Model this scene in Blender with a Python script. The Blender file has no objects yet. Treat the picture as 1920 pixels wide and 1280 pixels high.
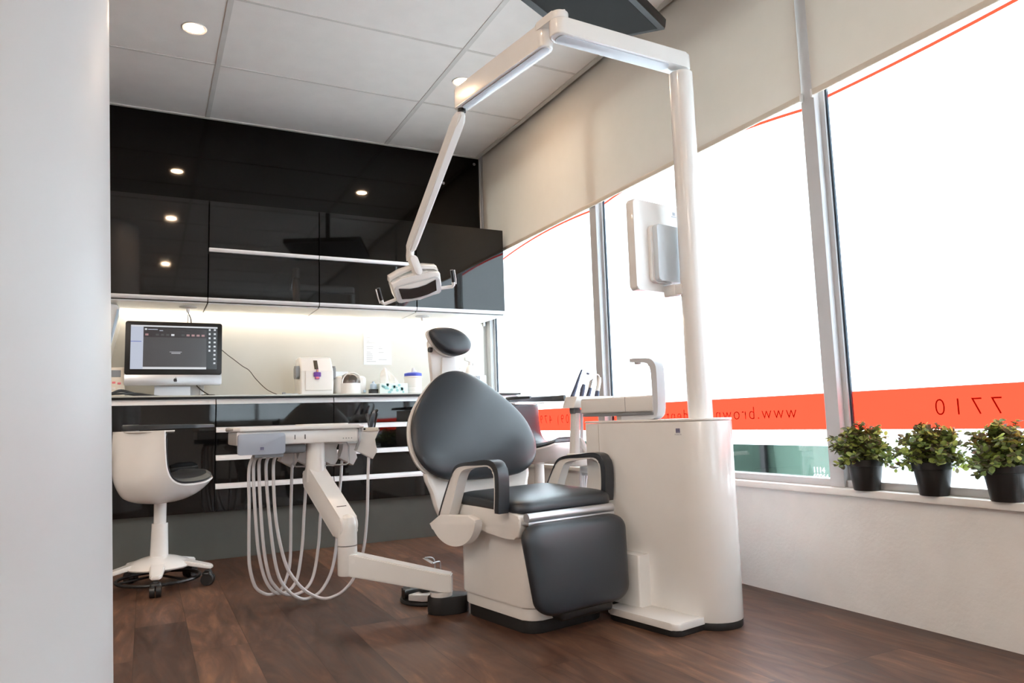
import bpy, bmesh, math, random
from mathutils import Vector, Matrix
PI = math.pi
S = bpy.context.scene
COL = S.collection
random.seed(7)

# ------------------------------------------------------------------ mesh helpers
def new():
    return bmesh.new()

def box(bm, x0, x1, y0, y1, z0, z1, bev=0.0, seg=2, mi=0):
    m = Matrix.Translation(((x0+x1)/2, (y0+y1)/2, (z0+z1)/2)) @ Matrix.Diagonal((abs(x1-x0), abs(y1-y0), abs(z1-z0), 1))
    r = bmesh.ops.create_cube(bm, size=1.0, matrix=m)
    vs = r['verts']
    fs = set(f for v in vs for f in v.link_faces)
    for f in fs: f.material_index = mi
    if bev > 0:
        es = list(set(e for v in vs for e in v.link_edges))
        bmesh.ops.bevel(bm, geom=es, offset=bev, segments=seg, affect='EDGES', profile=0.5, clamp_overlap=True)

def quad(bm, pts, mi=0):
    f = bm.faces.new([bm.verts.new(p) for p in pts]); f.material_index = mi
    return f

def frame_of(d):
    d = Vector(d).normalized()
    a = Vector((0, 0, 1)) if abs(d.z) < 0.9 else Vector((0, 1, 0))
    x = a.cross(d).normalized()
    return x, d.cross(x).normalized(), d

def cyl(bm, p0, p1, r0, r1=None, n=24, cap=True, mi=0):
    r1 = r0 if r1 is None else r1
    p0, p1 = Vector(p0), Vector(p1)
    x, y, d = frame_of(p1 - p0)
    A = [bm.verts.new(p0 + r0*(math.cos(2*PI*i/n)*x + math.sin(2*PI*i/n)*y)) for i in range(n)]
    B = [bm.verts.new(p1 + r1*(math.cos(2*PI*i/n)*x + math.sin(2*PI*i/n)*y)) for i in range(n)]
    fs = [bm.faces.new((A[i], A[(i+1) % n], B[(i+1) % n], B[i])) for i in range(n)]
    if cap:
        fs.append(bm.faces.new(A[::-1])); fs.append(bm.faces.new(B))
    for f in fs: f.material_index = mi

def lathe(bm, prof, c=(0, 0, 0), n=32, mi=0):
    c = Vector(c); rings = []
    for r, z in prof:
        if r < 1e-6:
            rings.append([bm.verts.new(c + Vector((0, 0, z)))])
        else:
            rings.append([bm.verts.new(c + Vector((r*math.cos(2*PI*i/n), r*math.sin(2*PI*i/n), z))) for i in range(n)])
    for a, b in zip(rings, rings[1:]):
        for i in range(n):
            j = (i+1) % n
            if len(a) == 1 and len(b) == 1: continue
            if len(a) == 1: f = bm.faces.new((a[0], b[j], b[i]))
            elif len(b) == 1: f = bm.faces.new((a[i], a[j], b[0]))
            else: f = bm.faces.new((a[i], a[j], b[j], b[i]))
            f.material_index = mi

def prism(bm, pts, axis, a0, a1, bev=0.0, seg=2, mi=0):
    def P(p, a):
        return {'x': (a, p[0], p[1]), 'y': (p[0], a, p[1]), 'z': (p[0], p[1], a)}[axis]
    A = [bm.verts.new(P(p, a0)) for p in pts]
    B = [bm.verts.new(P(p, a1)) for p in pts]
    n = len(pts)
    fs = [bm.faces.new((A[i], A[(i+1) % n], B[(i+1) % n], B[i])) for i in range(n)]
    c1, c2 = bm.faces.new(A[::-1]), bm.faces.new(B)
    for f in fs + [c1, c2]: f.material_index = mi
    if bev > 0:
        es = list(set(list(c1.edges) + list(c2.edges)))
        bmesh.ops.bevel(bm, geom=es, offset=bev, segments=seg, affect='EDGES', profile=0.5, clamp_overlap=True)

def cat(pts, n=8, closed=False):
    P = [Vector(p) for p in pts]; out = []; m = len(P)
    rng = range(m) if closed else range(m-1)
    for i in rng:
        if closed:
            p0, p1, p2, p3 = P[(i-1) % m], P[i], P[(i+1) % m], P[(i+2) % m]
        else:
            p1, p2 = P[i], P[i+1]
            p0 = P[i-1] if i > 0 else p1 + (p1 - p2)
            p3 = P[i+2] if i+2 < m else p2 + (p2 - p1)
        for k in range(n):
            t = k/n
            out.append(0.5*((2*p1) + (p2-p0)*t + (2*p0-5*p1+4*p2-p3)*t*t + (3*p1-p0-3*p2+p3)*t**3))
    if not closed: out.append(P[-1])
    return out

def cat2(pts, n=8, closed=True):
    return [(p.x, p.y) for p in cat([(a, b, 0) for a, b in pts], n, closed)]

def tube(bm, pts, r, n=10, mi=0):
    P = [Vector(p) for p in pts]; rings = []; x = None
    for i, p in enumerate(P):
        d = (P[min(i+1, len(P)-1)] - P[max(i-1, 0)]).normalized()
        if x is None: x = frame_of(d)[0]
        x = (x - d*x.dot(d))
        x = x.normalized() if x.length > 1e-6 else frame_of(d)[0]
        y = d.cross(x)
        rr = r[i] if isinstance(r, (list, tuple)) else r
        rings.append([bm.verts.new(p + rr*(math.cos(2*PI*k/n)*x + math.sin(2*PI*k/n)*y)) for k in range(n)])
    for a, b in zip(rings, rings[1:]):
        for k in range(n):
            f = bm.faces.new((a[k], a[(k+1) % n], b[(k+1) % n], b[k])); f.material_index = mi
    f = bm.faces.new(rings[0][::-1]); f.material_index = mi
    f = bm.faces.new(rings[-1]); f.material_index = mi

def rrect(x0, x1, y0, y1, r, n=6):
    out = []
    for cx, cy, a in ((x1-r, y0+r, -90), (x1-r, y1-r, 0), (x0+r, y1-r, 90), (x0+r, y0+r, 180)):
        for k in range(n+1):
            t = math.radians(a + 90*k/n); out.append((cx + r*math.cos(t), cy + r*math.sin(t)))
    return out

def pillow(bm, outline, mapf, t_front, t_back, rings=9, power=2.6, mi=0):
    """A cushion: outline (a,b) closed, mapf(a,b,h) -> xyz, front bulge t_front, back bulge t_back."""
    n = len(outline)
    ca = sum(p[0] for p in outline)/n; cb = sum(p[1] for p in outline)/n
    def ring(s, h):
        return [bm.verts.new(mapf(ca + (a-ca)*s, cb + (b-cb)*s, h)) for a, b in outline]
    fr = []
    for side, T in ((1, t_front), (-1, t_back)):
        R = []
        for k in range(rings):
            th = (PI/2)*(k/rings)
            s = math.cos(th)**(2.0/power); h = side*T*math.sin(th)**(2.0/power)
            R.append((s, h))
        fr.append(R)
    edge = ring(1, 0)
    for si, R in enumerate(fr):
        prev = edge
        for s, h in R[1:]:
            cur = ring(s, h)
            for i in range(n):
                j = (i+1) % n
                q = (prev[i], prev[j], cur[j], cur[i]) if si == 0 else (prev[j], prev[i], cur[i], cur[j])
                f = bm.faces.new(q); f.material_index = mi
            prev = cur
        c = bm.verts.new(mapf(ca, cb, (t_front if si == 0 else -t_back)))
        for i in range(n):
            j = (i+1) % n
            f = bm.faces.new((prev[i], prev[j], c) if si == 0 else (prev[j], prev[i], c)); f.material_index = mi

def move(bm, M):
    bmesh.ops.transform(bm, matrix=M, verts=bm.verts[:])

# ------------------------------------------------------------------ object helpers
BASE = {}
def tag(o, label=None, cat_=None, group=None, kind=None):
    if label: o['label'] = label
    if cat_: o['category'] = cat_
    if group: o['group'] = group
    if kind: o['kind'] = kind
    return o

def thing(name, label, cat_, base=(0, 0, 0), rot=0.0, group=None):
    o = bpy.data.objects.new(name, None); COL.objects.link(o)
    o.empty_display_size = 0.05
    o.location = Matrix.Rotation(rot, 3, 'Z') @ Vector(base)
    o.rotation_euler = (0, 0, rot)
    BASE[o.name] = Vector(base)
    return tag(o, label, cat_, group)

def obj(name, bm, mats, parent=None, sharp=32, base=None, rot=0.0):
    bmesh.ops.recalc_face_normals(bm, faces=bm.faces[:])
    b = BASE[parent.name] if parent else Vector(base or (0, 0, 0))
    if b.length: bmesh.ops.translate(bm, vec=-b, verts=bm.verts[:])
    lim = math.radians(sharp)
    for f in bm.faces: f.smooth = True
    for e in bm.edges:
        if len(e.link_faces) == 2 and e.calc_face_angle(0) > lim: e.smooth = False
    me = bpy.data.meshes.new(name); bm.to_mesh(me); bm.free()
    if not isinstance(mats, (list, tuple)): mats = [mats]
    for m in mats: me.materials.append(m)
    o = bpy.data.objects.new(name, me); COL.objects.link(o)
    if parent: o.parent = parent
    else:
        o.location = Matrix.Rotation(rot, 3, 'Z') @ b
        o.rotation_euler = (0, 0, rot)
    BASE[o.name] = b
    return o

def struct(name, bm, mats, parent=None, sharp=32):
    o = obj(name, bm, mats, parent, sharp)
    o['kind'] = 'structure'
    return o

def text_bm(body, size, M, mi=0, extrude=0.0, spacing=1.0, offset=0.0):
    cu = bpy.data.curves.new('lettering', 'FONT'); cu.body = body; cu.size = size
    cu.extrude = extrude; cu.space_character = spacing; cu.offset = offset
    cu.resolution_u = 4
    o = bpy.data.objects.new('lettering', cu); COL.objects.link(o)
    bpy.context.view_layer.update()
    dg = bpy.context.evaluated_depsgraph_get()
    me = bpy.data.meshes.new_from_object(o.evaluated_get(dg))
    bm = bmesh.new(); bm.from_mesh(me); move(bm, M)
    bpy.data.objects.remove(o); bpy.data.meshes.remove(me); bpy.data.curves.remove(cu)
    return bm

def merge(dst, src, mi=None):
    me = bpy.data.meshes.new('tmp'); src.to_mesh(me); src.free()
    k = len(dst.faces); dst.from_mesh(me); bpy.data.meshes.remove(me)
    if mi is not None:
        dst.faces.ensure_lookup_table()
        for f in dst.faces[k:]: f.material_index = mi

# ------------------------------------------------------------------ materials
def lin(c):
    return tuple((v/12.92 if v <= 0.04045 else ((v+0.055)/1.055)**2.4) for v in (x/255 for x in c)) + (1,)

def base_mat(name):
    m = bpy.data.materials.new(name); m.use_nodes = True
    nt = m.node_tree; nt.nodes.clear()
    out = nt.nodes.new('ShaderNodeOutputMaterial')
    return m, nt, out

def pbr(name, rgb, rough=0.4, metal=0.0, spec=0.5, coat=0.0, var=0.04, scale=9.0, bump=0.0, bscale=200.0, emit=None, estr=0.0):
    m, nt, out = base_mat(name)
    N = nt.nodes.new; L = nt.links.new
    b = N('ShaderNodeBsdfPrincipled')
    tc = N('ShaderNodeTexCoord'); nz = N('ShaderNodeTexNoise')
    nz.inputs['Scale'].default_value = scale; nz.inputs['Detail'].default_value = 3
    L(tc.outputs['Object'], nz.inputs['Vector'])
    rp = N('ShaderNodeValToRGB')
    c = lin(rgb)
    rp.color_ramp.elements[0].position = 0.3; rp.color_ramp.elements[1].position = 0.7
    rp.color_ramp.elements[0].color = tuple(v*(1-var) for v in c[:3]) + (1,)
    rp.color_ramp.elements[1].color = tuple(min(1, v*(1+var)) for v in c[:3]) + (1,)
    L(nz.outputs['Fac'], rp.inputs['Fac']); L(rp.outputs['Color'], b.inputs['Base Color'])
    b.inputs['Roughness'].default_value = rough; b.inputs['Metallic'].default_value = metal
    b.inputs['Specular IOR Level'].default_value = spec
    b.inputs['Coat Weight'].default_value = coat; b.inputs['Coat Roughness'].default_value = 0.05
    if bump:
        n2 = N('ShaderNodeTexNoise'); n2.inputs['Scale'].default_value = bscale; n2.inputs['Detail'].default_value = 4
        L(tc.outputs['Object'], n2.inputs['Vector'])
        bp = N('ShaderNodeBump'); bp.inputs['Strength'].default_value = bump; bp.inputs['Distance'].default_value = 0.002
        L(n2.outputs['Fac'], bp.inputs['Height']); L(bp.outputs['Normal'], b.inputs['Normal'])
    if emit:
        b.inputs['Emission Color'].default_value = lin(emit); b.inputs['Emission Strength'].default_value = estr
    L(b.outputs['BSDF'], out.inputs['Surface'])
    return m

def emitter(name, rgb, s):
    m, nt, out = base_mat(name)
    e = nt.nodes.new('ShaderNodeEmission'); e.inputs['Color'].default_value = lin(rgb); e.inputs['Strength'].default_value = s
    nt.links.new(e.outputs['Emission'], out.inputs['Surface'])
    return m

def film(name, rgb, transp=0.0, diff=0.0, var=0.02):
    """Thin translucent sheet (window film, roller blind cloth, leaf)."""
    m, nt, out = base_mat(name); N = nt.nodes.new; L = nt.links.new
    t = N('ShaderNodeBsdfTranslucent'); d = N('ShaderNodeBsdfDiffuse'); mx = N('ShaderNodeMixShader')
    tc = N('ShaderNodeTexCoord'); nz = N('ShaderNodeTexNoise'); nz.inputs['Scale'].default_value = 14
    L(tc.outputs['Object'], nz.inputs['Vector'])
    rp = N('ShaderNodeValToRGB'); c = rgb if len(rgb) == 4 else lin(rgb)
    rp.color_ramp.elements[0].color = tuple(v*(1-var) for v in c[:3]) + (1,)
    rp.color_ramp.elements[1].color = tuple(min(1, v*(1+var)) for v in c[:3]) + (1,)
    L(nz.outputs['Fac'], rp.inputs['Fac'])
    L(rp.outputs['Color'], t.inputs['Color']); L(rp.outputs['Color'], d.inputs['Color'])
    mx.inputs['Fac'].default_value = diff
    L(t.outputs[0], mx.inputs[1]); L(d.outputs[0], mx.inputs[2])
    last = mx.outputs[0]
    if transp:
        tr = N('ShaderNodeBsdfTransparent'); m2 = N('ShaderNodeMixShader'); m2.inputs['Fac'].default_value = transp
        L(last, m2.inputs[1]); L(tr.outputs[0], m2.inputs[2]); last = m2.outputs[0]
    L(last, out.inputs['Surface'])
    return m

def clear(name, rgb=(255, 255, 255), refl=0.5, rough=0.0):
    m, nt, out = base_mat(name); N = nt.nodes.new; L = nt.links.new
    tr = N('ShaderNodeBsdfTransparent'); tr.inputs['Color'].default_value = lin(rgb)
    g = N('ShaderNodeBsdfGlossy'); g.inputs['Roughness'].default_value = rough
    fr = N('ShaderNodeFresnel'); fr.inputs['IOR'].default_value = 1.45
    mt = N('ShaderNodeMath'); mt.operation = 'MULTIPLY'; mt.inputs[1].default_value = refl
    L(fr.outputs[0], mt.inputs[0])
    mx = N('ShaderNodeMixShader'); L(mt.outputs[0], mx.inputs['Fac'])
    L(tr.outputs[0], mx.inputs[1]); L(g.outputs[0], mx.inputs[2]); L(mx.outputs[0], out.inputs['Surface'])
    return m

def floor_mat():
    m, nt, out = base_mat('walnut_planks'); N = nt.nodes.new; L = nt.links.new
    tc = N('ShaderNodeTexCoord'); mp = N('ShaderNodeMapping')
    mp.inputs['Rotation'].default_value = (0, 0, PI/2); mp.inputs['Location'].default_value = (0.35, 0.018, 0)
    L(tc.outputs['Object'], mp.inputs['Vector'])
    br = N('ShaderNodeTexBrick'); br.offset = 0.37; br.offset_frequency = 3
    br.inputs['Scale'].default_value = 1.0; br.inputs['Brick Width'].default_value = 1.22
    br.inputs['Row Height'].default_value = 0.18; br.inputs['Mortar Size'].default_value = 0.0011
    br.inputs['Mortar Smooth'].default_value = 0.3; br.inputs['Bias'].default_value = 0.0
    br.inputs['Color1'].default_value = (0, 0, 0, 1); br.inputs['Color2'].default_value = (1, 1, 1, 1)
    br.inputs['Mortar'].default_value = (0.5, 0.5, 0.5, 1)
    L(mp.outputs['Vector'], br.inputs['Vector'])
    # grain: noise stretched along the boards, shifted per board
    mp2 = N('ShaderNodeMapping'); mp2.inputs['Scale'].default_value = (7.0, 1.3, 1.0)
    L(tc.outputs['Object'], mp2.inputs['Vector'])
    sc = N('ShaderNodeVectorMath'); sc.operation = 'SCALE'; sc.inputs['Scale'].default_value = 13.0
    L(br.outputs['Color'], sc.inputs[0])
    ad = N('ShaderNodeVectorMath'); ad.operation = 'ADD'
    L(mp2.outputs['Vector'], ad.inputs[0]); L(sc.outputs['Vector'], ad.inputs[1])
    n1 = N('ShaderNodeTexNoise'); n1.inputs['Scale'].default_value = 1.0; n1.inputs['Detail'].default_value = 6
    n1.inputs['Roughness'].default_value = 0.6; n1.inputs['Distortion'].default_value = 3.2
    L(ad.outputs['Vector'], n1.inputs['Vector'])
    wv = N('ShaderNodeTexNoise'); wv.inputs['Scale'].default_value = 6.0; wv.inputs['Detail'].default_value = 8
    wv.inputs['Distortion'].default_value = 0.6
    L(ad.outputs['Vector'], wv.inputs['Vector'])
    mxa = N('ShaderNodeMix'); mxa.data_type = 'FLOAT'; mxa.inputs[0].default_value = 0.35
    L(n1.outputs['Fac'], mxa.inputs[2]); L(wv.outputs['Fac'], mxa.inputs[3])
    mxb = N('ShaderNodeMix'); mxb.data_type = 'FLOAT'; mxb.inputs[0].default_value = 0.18
    L(mxa.outputs[0], mxb.inputs[2]); L(br.outputs['Color'], mxb.inputs[3])
    rp = N('ShaderNodeValToRGB'); e = rp.color_ramp.elements
    e[0].position = 0.30; e[0].color = lin((46, 30, 23)); e[1].position = 0.72; e[1].color = lin((136, 100, 76))
    q = e.new(0.46); q.color = lin((76, 52, 41)); q = e.new(0.58); q.color = lin((98, 70, 55))
    L(mxb.outputs[0], rp.inputs['Fac'])
    mm = N('ShaderNodeMix'); mm.data_type = 'RGBA'; mm.blend_type = 'MULTIPLY'
    L(br.outputs['Fac'], mm.inputs[0]); L(rp.outputs['Color'], mm.inputs[6]); mm.inputs[7].default_value = (0.35, 0.32, 0.3, 1)
    b = N('ShaderNodeBsdfPrincipled'); L(mm.outputs[2], b.inputs['Base Color'])
    rr = N('ShaderNodeMapRange'); rr.inputs[3].default_value = 0.36; rr.inputs[4].default_value = 0.54; b.inputs['Specular IOR Level'].default_value = 0.35
    L(wv.outputs['Fac'], rr.inputs[0]); L(rr.outputs[0], b.inputs['Roughness'])
    bp = N('ShaderNodeBump'); bp.inputs['Strength'].default_value = 0.12; bp.inputs['Distance'].default_value = 0.002
    L(wv.outputs['Fac'], bp.inputs['Height']); L(bp.outputs['Normal'], b.inputs['Normal'])
    L(b.outputs[0], out.inputs['Surface'])
    return m

def leaf_mat():
    m, nt, out = base_mat('leaf_green'); N = nt.nodes.new; L = nt.links.new
    g = N('ShaderNodeNewGeometry'); rp = N('ShaderNodeValToRGB'); e = rp.color_ramp.elements
    e[0].position = 0.0; e[0].color = lin((74, 92, 50)); e[1].position = 1.0; e[1].color = lin((196, 208, 112))
    q = e.new(0.3); q.color = lin((112, 106, 84)); q = e.new(0.55); q.color = lin((116, 140, 74)); q = e.new(0.8); q.color = lin((160, 174, 92))
    L(g.outputs['Random Per Island'], rp.inputs['Fac'])
    b = N('ShaderNodeBsdfPrincipled'); b.inputs['Roughness'].default_value = 0.45
    L(rp.outputs['Color'], b.inputs['Base Color'])
    t = N('ShaderNodeBsdfTranslucent'); L(rp.outputs['Color'], t.inputs['Color'])
    mx = N('ShaderNodeMixShader'); mx.inputs['Fac'].default_value = 0.38
    L(b.outputs[0], mx.inputs[1]); L(t.outputs[0], mx.inputs[2]); L(mx.outputs[0], out.inputs['Surface'])
    return m

M = {}
M['white'] = pbr('white_gloss_plastic', (233, 232, 230), 0.22, var=0.015, coat=0.3)
M['whitem'] = pbr('white_satin_plastic', (230, 229, 227), 0.38, var=0.015)
M['greyp'] = pbr('light_grey_plastic', (186, 190, 196), 0.35, var=0.02)
M['midgrey'] = pbr('mid_grey_plastic', (128, 132, 137), 0.4)
M['leather'] = pbr('charcoal_upholstery', (37, 43, 50), 0.36, var=0.05, bump=0.08, bscale=420, spec=0.6)
M['blackp'] = pbr('black_plastic', (27, 28, 30), 0.35)
M['blackm'] = pbr('black_rubber', (24, 24, 25), 0.6)
M['alu'] = pbr('brushed_aluminium', (196, 198, 202), 0.32, metal=0.85, var=0.03)
M['alupaint'] = pbr('silver_painted_frame', (188, 188, 190), 0.5, metal=0.0, var=0.03)
M['rail'] = pbr('aluminium_handle_rail', (222, 222, 224), 0.35, metal=0.35, var=0.02)
M['gloss'] = pbr('black_gloss_glass', (10, 11, 12), 0.035, var=0.1, spec=0.5)
M['lining'] = pbr('black_glass_lining', (6, 6, 6), 0.04, var=0.1, spec=0.22)
M['kick'] = pbr('grey_laminate_kick', (88, 90, 86), 0.3, var=0.05)
M['carc'] = pbr('dark_carcass', (32, 33, 34), 0.5)
M['carcw'] = pbr('pale_carcass', (224, 223, 220), 0.5)
M['splash'] = pbr('cream_splashback', (208, 203, 194), 0.25, var=0.01)
M['wall'] = pbr('white_plaster', (226, 225, 223), 0.75, var=0.03, bump=0.5, bscale=70)
M['wallp'] = pbr('painted_wall', (212, 211, 209), 0.7, var=0.02)
M['column'] = pbr('column_paint', (207, 206, 206), 0.4, var=0.008)
M['ceil'] = pbr('ceiling_tile', (234, 230, 226), 0.85, var=0.02, bump=0.25, bscale=260)
M['tee'] = pbr('ceiling_grid_paint', (208, 204, 199), 0.5)
M['teed'] = pbr('ceiling_edge_trim', (206, 204, 198), 0.5)
M['shadow'] = pbr('recess_shade', (120, 120, 118), 0.8)  # grey stands in for the shade inside the blind recess
M['sill'] = pbr('sill_paint', (232, 230, 227), 0.4)
M['floor'] = floor_mat()
M['leaf'] = leaf_mat()
M['soil'] = pbr('dark_soil', (40, 32, 26), 0.9, bump=0.8, bscale=90)
M['pot'] = pbr('black_pot_plastic', (26, 27, 28), 0.38)
M['blind'] = film('roller_blind_cloth', (228, 224, 217), diff=0.82)
M['railb'] = pbr('blind_bottom_rail', (214, 203, 188), 0.45)
M['frost'] = film('frosted_window_film', (238, 242, 246))
M['orange'] = film('orange_window_film', (0.80, 0.031, 0.014, 1))
M['letter'] = film('dark_orange_lettering', (0.10, 0.030, 0.020, 1))
M['greyfilm'] = film('grey_blue_window_film', (150, 168, 182))
M['whitefilm'] = film('white_vinyl_number', (235, 240, 240), diff=0.3)
M['glass'] = clear('window_glass', (251, 254, 254), 0.8)
M['gasket'] = pbr('dark_gasket', (34, 48, 62), 0.5)
M['plastic_clear'] = clear('clear_plastic', (228, 232, 236), 1.0, 0.05)
M['lens'] = clear('smoked_lens', (120, 104, 94), 1.0, 0.03)
M['lamp'] = emitter('downlight_glow', (255, 216, 176), 330.0)
M['panel'] = emitter('fill_panel_glow', (255, 246, 236), 17.0)  # glow of the added fill panels, out of view
M['led'] = emitter('led_strip_glow', (255, 242, 220), 15.0)
M['screen_grey'] = pbr('screen_grey', (20, 20, 20), 0.2, emit=(76, 75, 77), estr=0.62)
M['screen_dark'] = pbr('screen_dark', (12, 12, 12), 0.15, emit=(24, 24, 26), estr=0.62)
M['screen_bar'] = pbr('screen_bar', (20, 20, 20), 0.2, emit=(54, 50, 52), estr=0.62)
M['screen_blue'] = pbr('screen_sidebar', (20, 20, 20), 0.2, emit=(196, 203, 220), estr=0.62)
M['screen_white'] = pbr('screen_white', (20, 20, 20), 0.2, emit=(222, 224, 228), estr=0.62)
M['screen_line'] = pbr('screen_line', (20, 20, 20), 0.2, emit=(96, 112, 190), estr=0.62)
M['screen_pink'] = pbr('screen_pink', (20, 20, 20), 0.2, emit=(176, 138, 138), estr=0.62)
M['ink'] = pbr('dark_ink', (104, 102, 138), 0.5)
M['inkgrey'] = pbr('grey_ink', (150, 152, 158), 0.5)
M['black_ink'] = pbr('black_ink', (18, 18, 19), 0.4)
M['paper'] = pbr('white_paper', (236, 238, 242), 0.7, var=0.01)
M['tissue'] = film('white_tissue', (244, 244, 244), diff=0.6)
M['cream'] = pbr('cream_plastic', (226, 218, 204), 0.4)
M['bluelid'] = pbr('blue_lid_plastic', (62, 78, 186), 0.4)
M['teal'] = pbr('pale_teal_print', (150, 198, 202), 0.6)
M['boxpr'] = pbr('tissue_box_card', (218, 232, 232), 0.6)
M['purple'] = pbr('purple_plastic', (104, 58, 150), 0.4)
M['pinkp'] = pbr('pink_plastic', (226, 120, 128), 0.4)
M['amber'] = pbr('amber_plastic', (214, 160, 84), 0.4)
M['brownd'] = pbr('brown_smoked_dome', (92, 80, 74), 0.12, coat=0.5)
M['slot'] = pbr('brown_slot', (60, 52, 40), 0.5)
M['tv'] = pbr('television_black', (14, 14, 15), 0.4, spec=0.3)
M['tvscreen'] = pbr('television_screen', (20, 20, 19), 0.55, spec=0.10)
M['mirror'] = pbr('lamp_reflector_glass', (40, 38, 38), 0.06, spec=0.8)
M['chrome'] = pbr('chrome', (214, 216, 220), 0.12, metal=1.0)
M['steel'] = pbr('dark_instrument', (66, 72, 92), 0.3, metal=0.4)
M['palebl'] = pbr('pale_blue_plastic', (176, 196, 214), 0.4)
M['green'] = pbr('green_panel', (66, 84, 75), 0.9, var=0.2, scale=1.5, spec=0.1)
M['concrete'] = pbr('pale_paving', (64, 66, 72), 0.8, var=0.06)
COLSH = -0.032
SKY = 14.0
EXPO = 0.5
# ================================================================== the setting
XL, XR, YR, YB, ZC = -2.6, 2.385, -2.8, 5.16, 2.87
bm = new(); box(bm, XL-0.2, 2.6, YR-0.2, YB+0.3, -0.08, 0.0); struct('floor', bm, M['floor'])

# suspended ceiling: tiles, and the grid they lie in
bm = new(); box(bm, XL-0.2, 2.362, YR-0.2, YB, ZC+0.004, ZC+0.05)
ceiling = struct('ceiling', bm, M['ceil'])
bm = new()
for k in range(-3, 2):
    x = 0.335 + 1.255*k
    if XL < x < 2.3: box(bm, x-0.014, x+0.014, YR, YB, ZC, ZC+0.006)
y = 4.345
while y > YR:
    box(bm, XL, 2.34, y-0.008, y+0.008, ZC+0.001, ZC+0.006); y -= 0.74
struct('ceiling_grid', bm, M['tee'], ceiling)
bm = new()
box(bm, XL, 2.365, YB-0.028, YB, ZC-0.003, ZC+0.02)
box(bm, 2.335, 2.367, YR, YB, ZC-0.003, ZC+0.06)
struct('trim_1', bm, M['teed'])
# recess above the blinds
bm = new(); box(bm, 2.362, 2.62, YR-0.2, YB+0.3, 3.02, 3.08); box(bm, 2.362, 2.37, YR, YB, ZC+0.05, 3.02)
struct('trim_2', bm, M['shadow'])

# back wall: painted wall behind, black glass lining above, cream splashback between the cabinets
bm = new(); box(bm, XL-0.2, 2.6, YB+0.012, YB+0.3, -0.05, 3.08)
wall_back = struct('wall_back', bm, M['wallp'])
bm = new(); box(bm, -1.3, 2.372, YB-0.006, YB+0.012, 1.52, ZC+0.004, 0.001, 1)
lining = struct('black_glass_lining', bm, M['lining'], wall_back)
for u, z in ((2.33, 2.82), (2.06, 2.63)):
    bm = new(); cyl(bm, (u, YB-0.011, z), (u, YB-0.006, z), 0.011, 0.012, 16); struct('screw_cap', bm, M['alu'], lining)
bm = new(); box(bm, -1.3, 2.372, YB-0.008, YB+0.012, 0.93, 1.52); struct('splashback', bm, M['splash'], wall_back)
bm = new(); box(bm, 2.368, 2.385, YB-0.022, YB+0.004, 1.5, ZC+0.03, 0.002, 1)
struct('trim_3', bm, M['alu'])

# window wall: low wall, sill, mullions, windows
bm = new(); box(bm, XR, 2.6, YR, YB+0.012, -0.05, 0.43)
struct('wall_right', bm, M['wall'])
bm = new(); box(bm, 2.47, 2.6, YR, YB+0.012, 2.62, 3.02)
box(bm, 2.41, 2.6, YR, 0.36, 0.43, 3.02)
struct('wall_lintel', bm, M['wallp'])
bm = new(); box(bm, 2.362, 2.46, YR, YB, 0.430, 0.456, 0.003)
struct('trim_4', bm, M['sill'])
MUL = [(5.09, 5.16), (3.55, 3.62), (1.94, 2.005), (0.36, 0.43)]
for i, (a, b) in enumerate(MUL):
    bm = new(); box(bm, 2.402, 2.475, a, b, 0.456, 3.0, 0.003)
    struct('trim_%d' % (5+i), bm, M['alupaint'])

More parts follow.
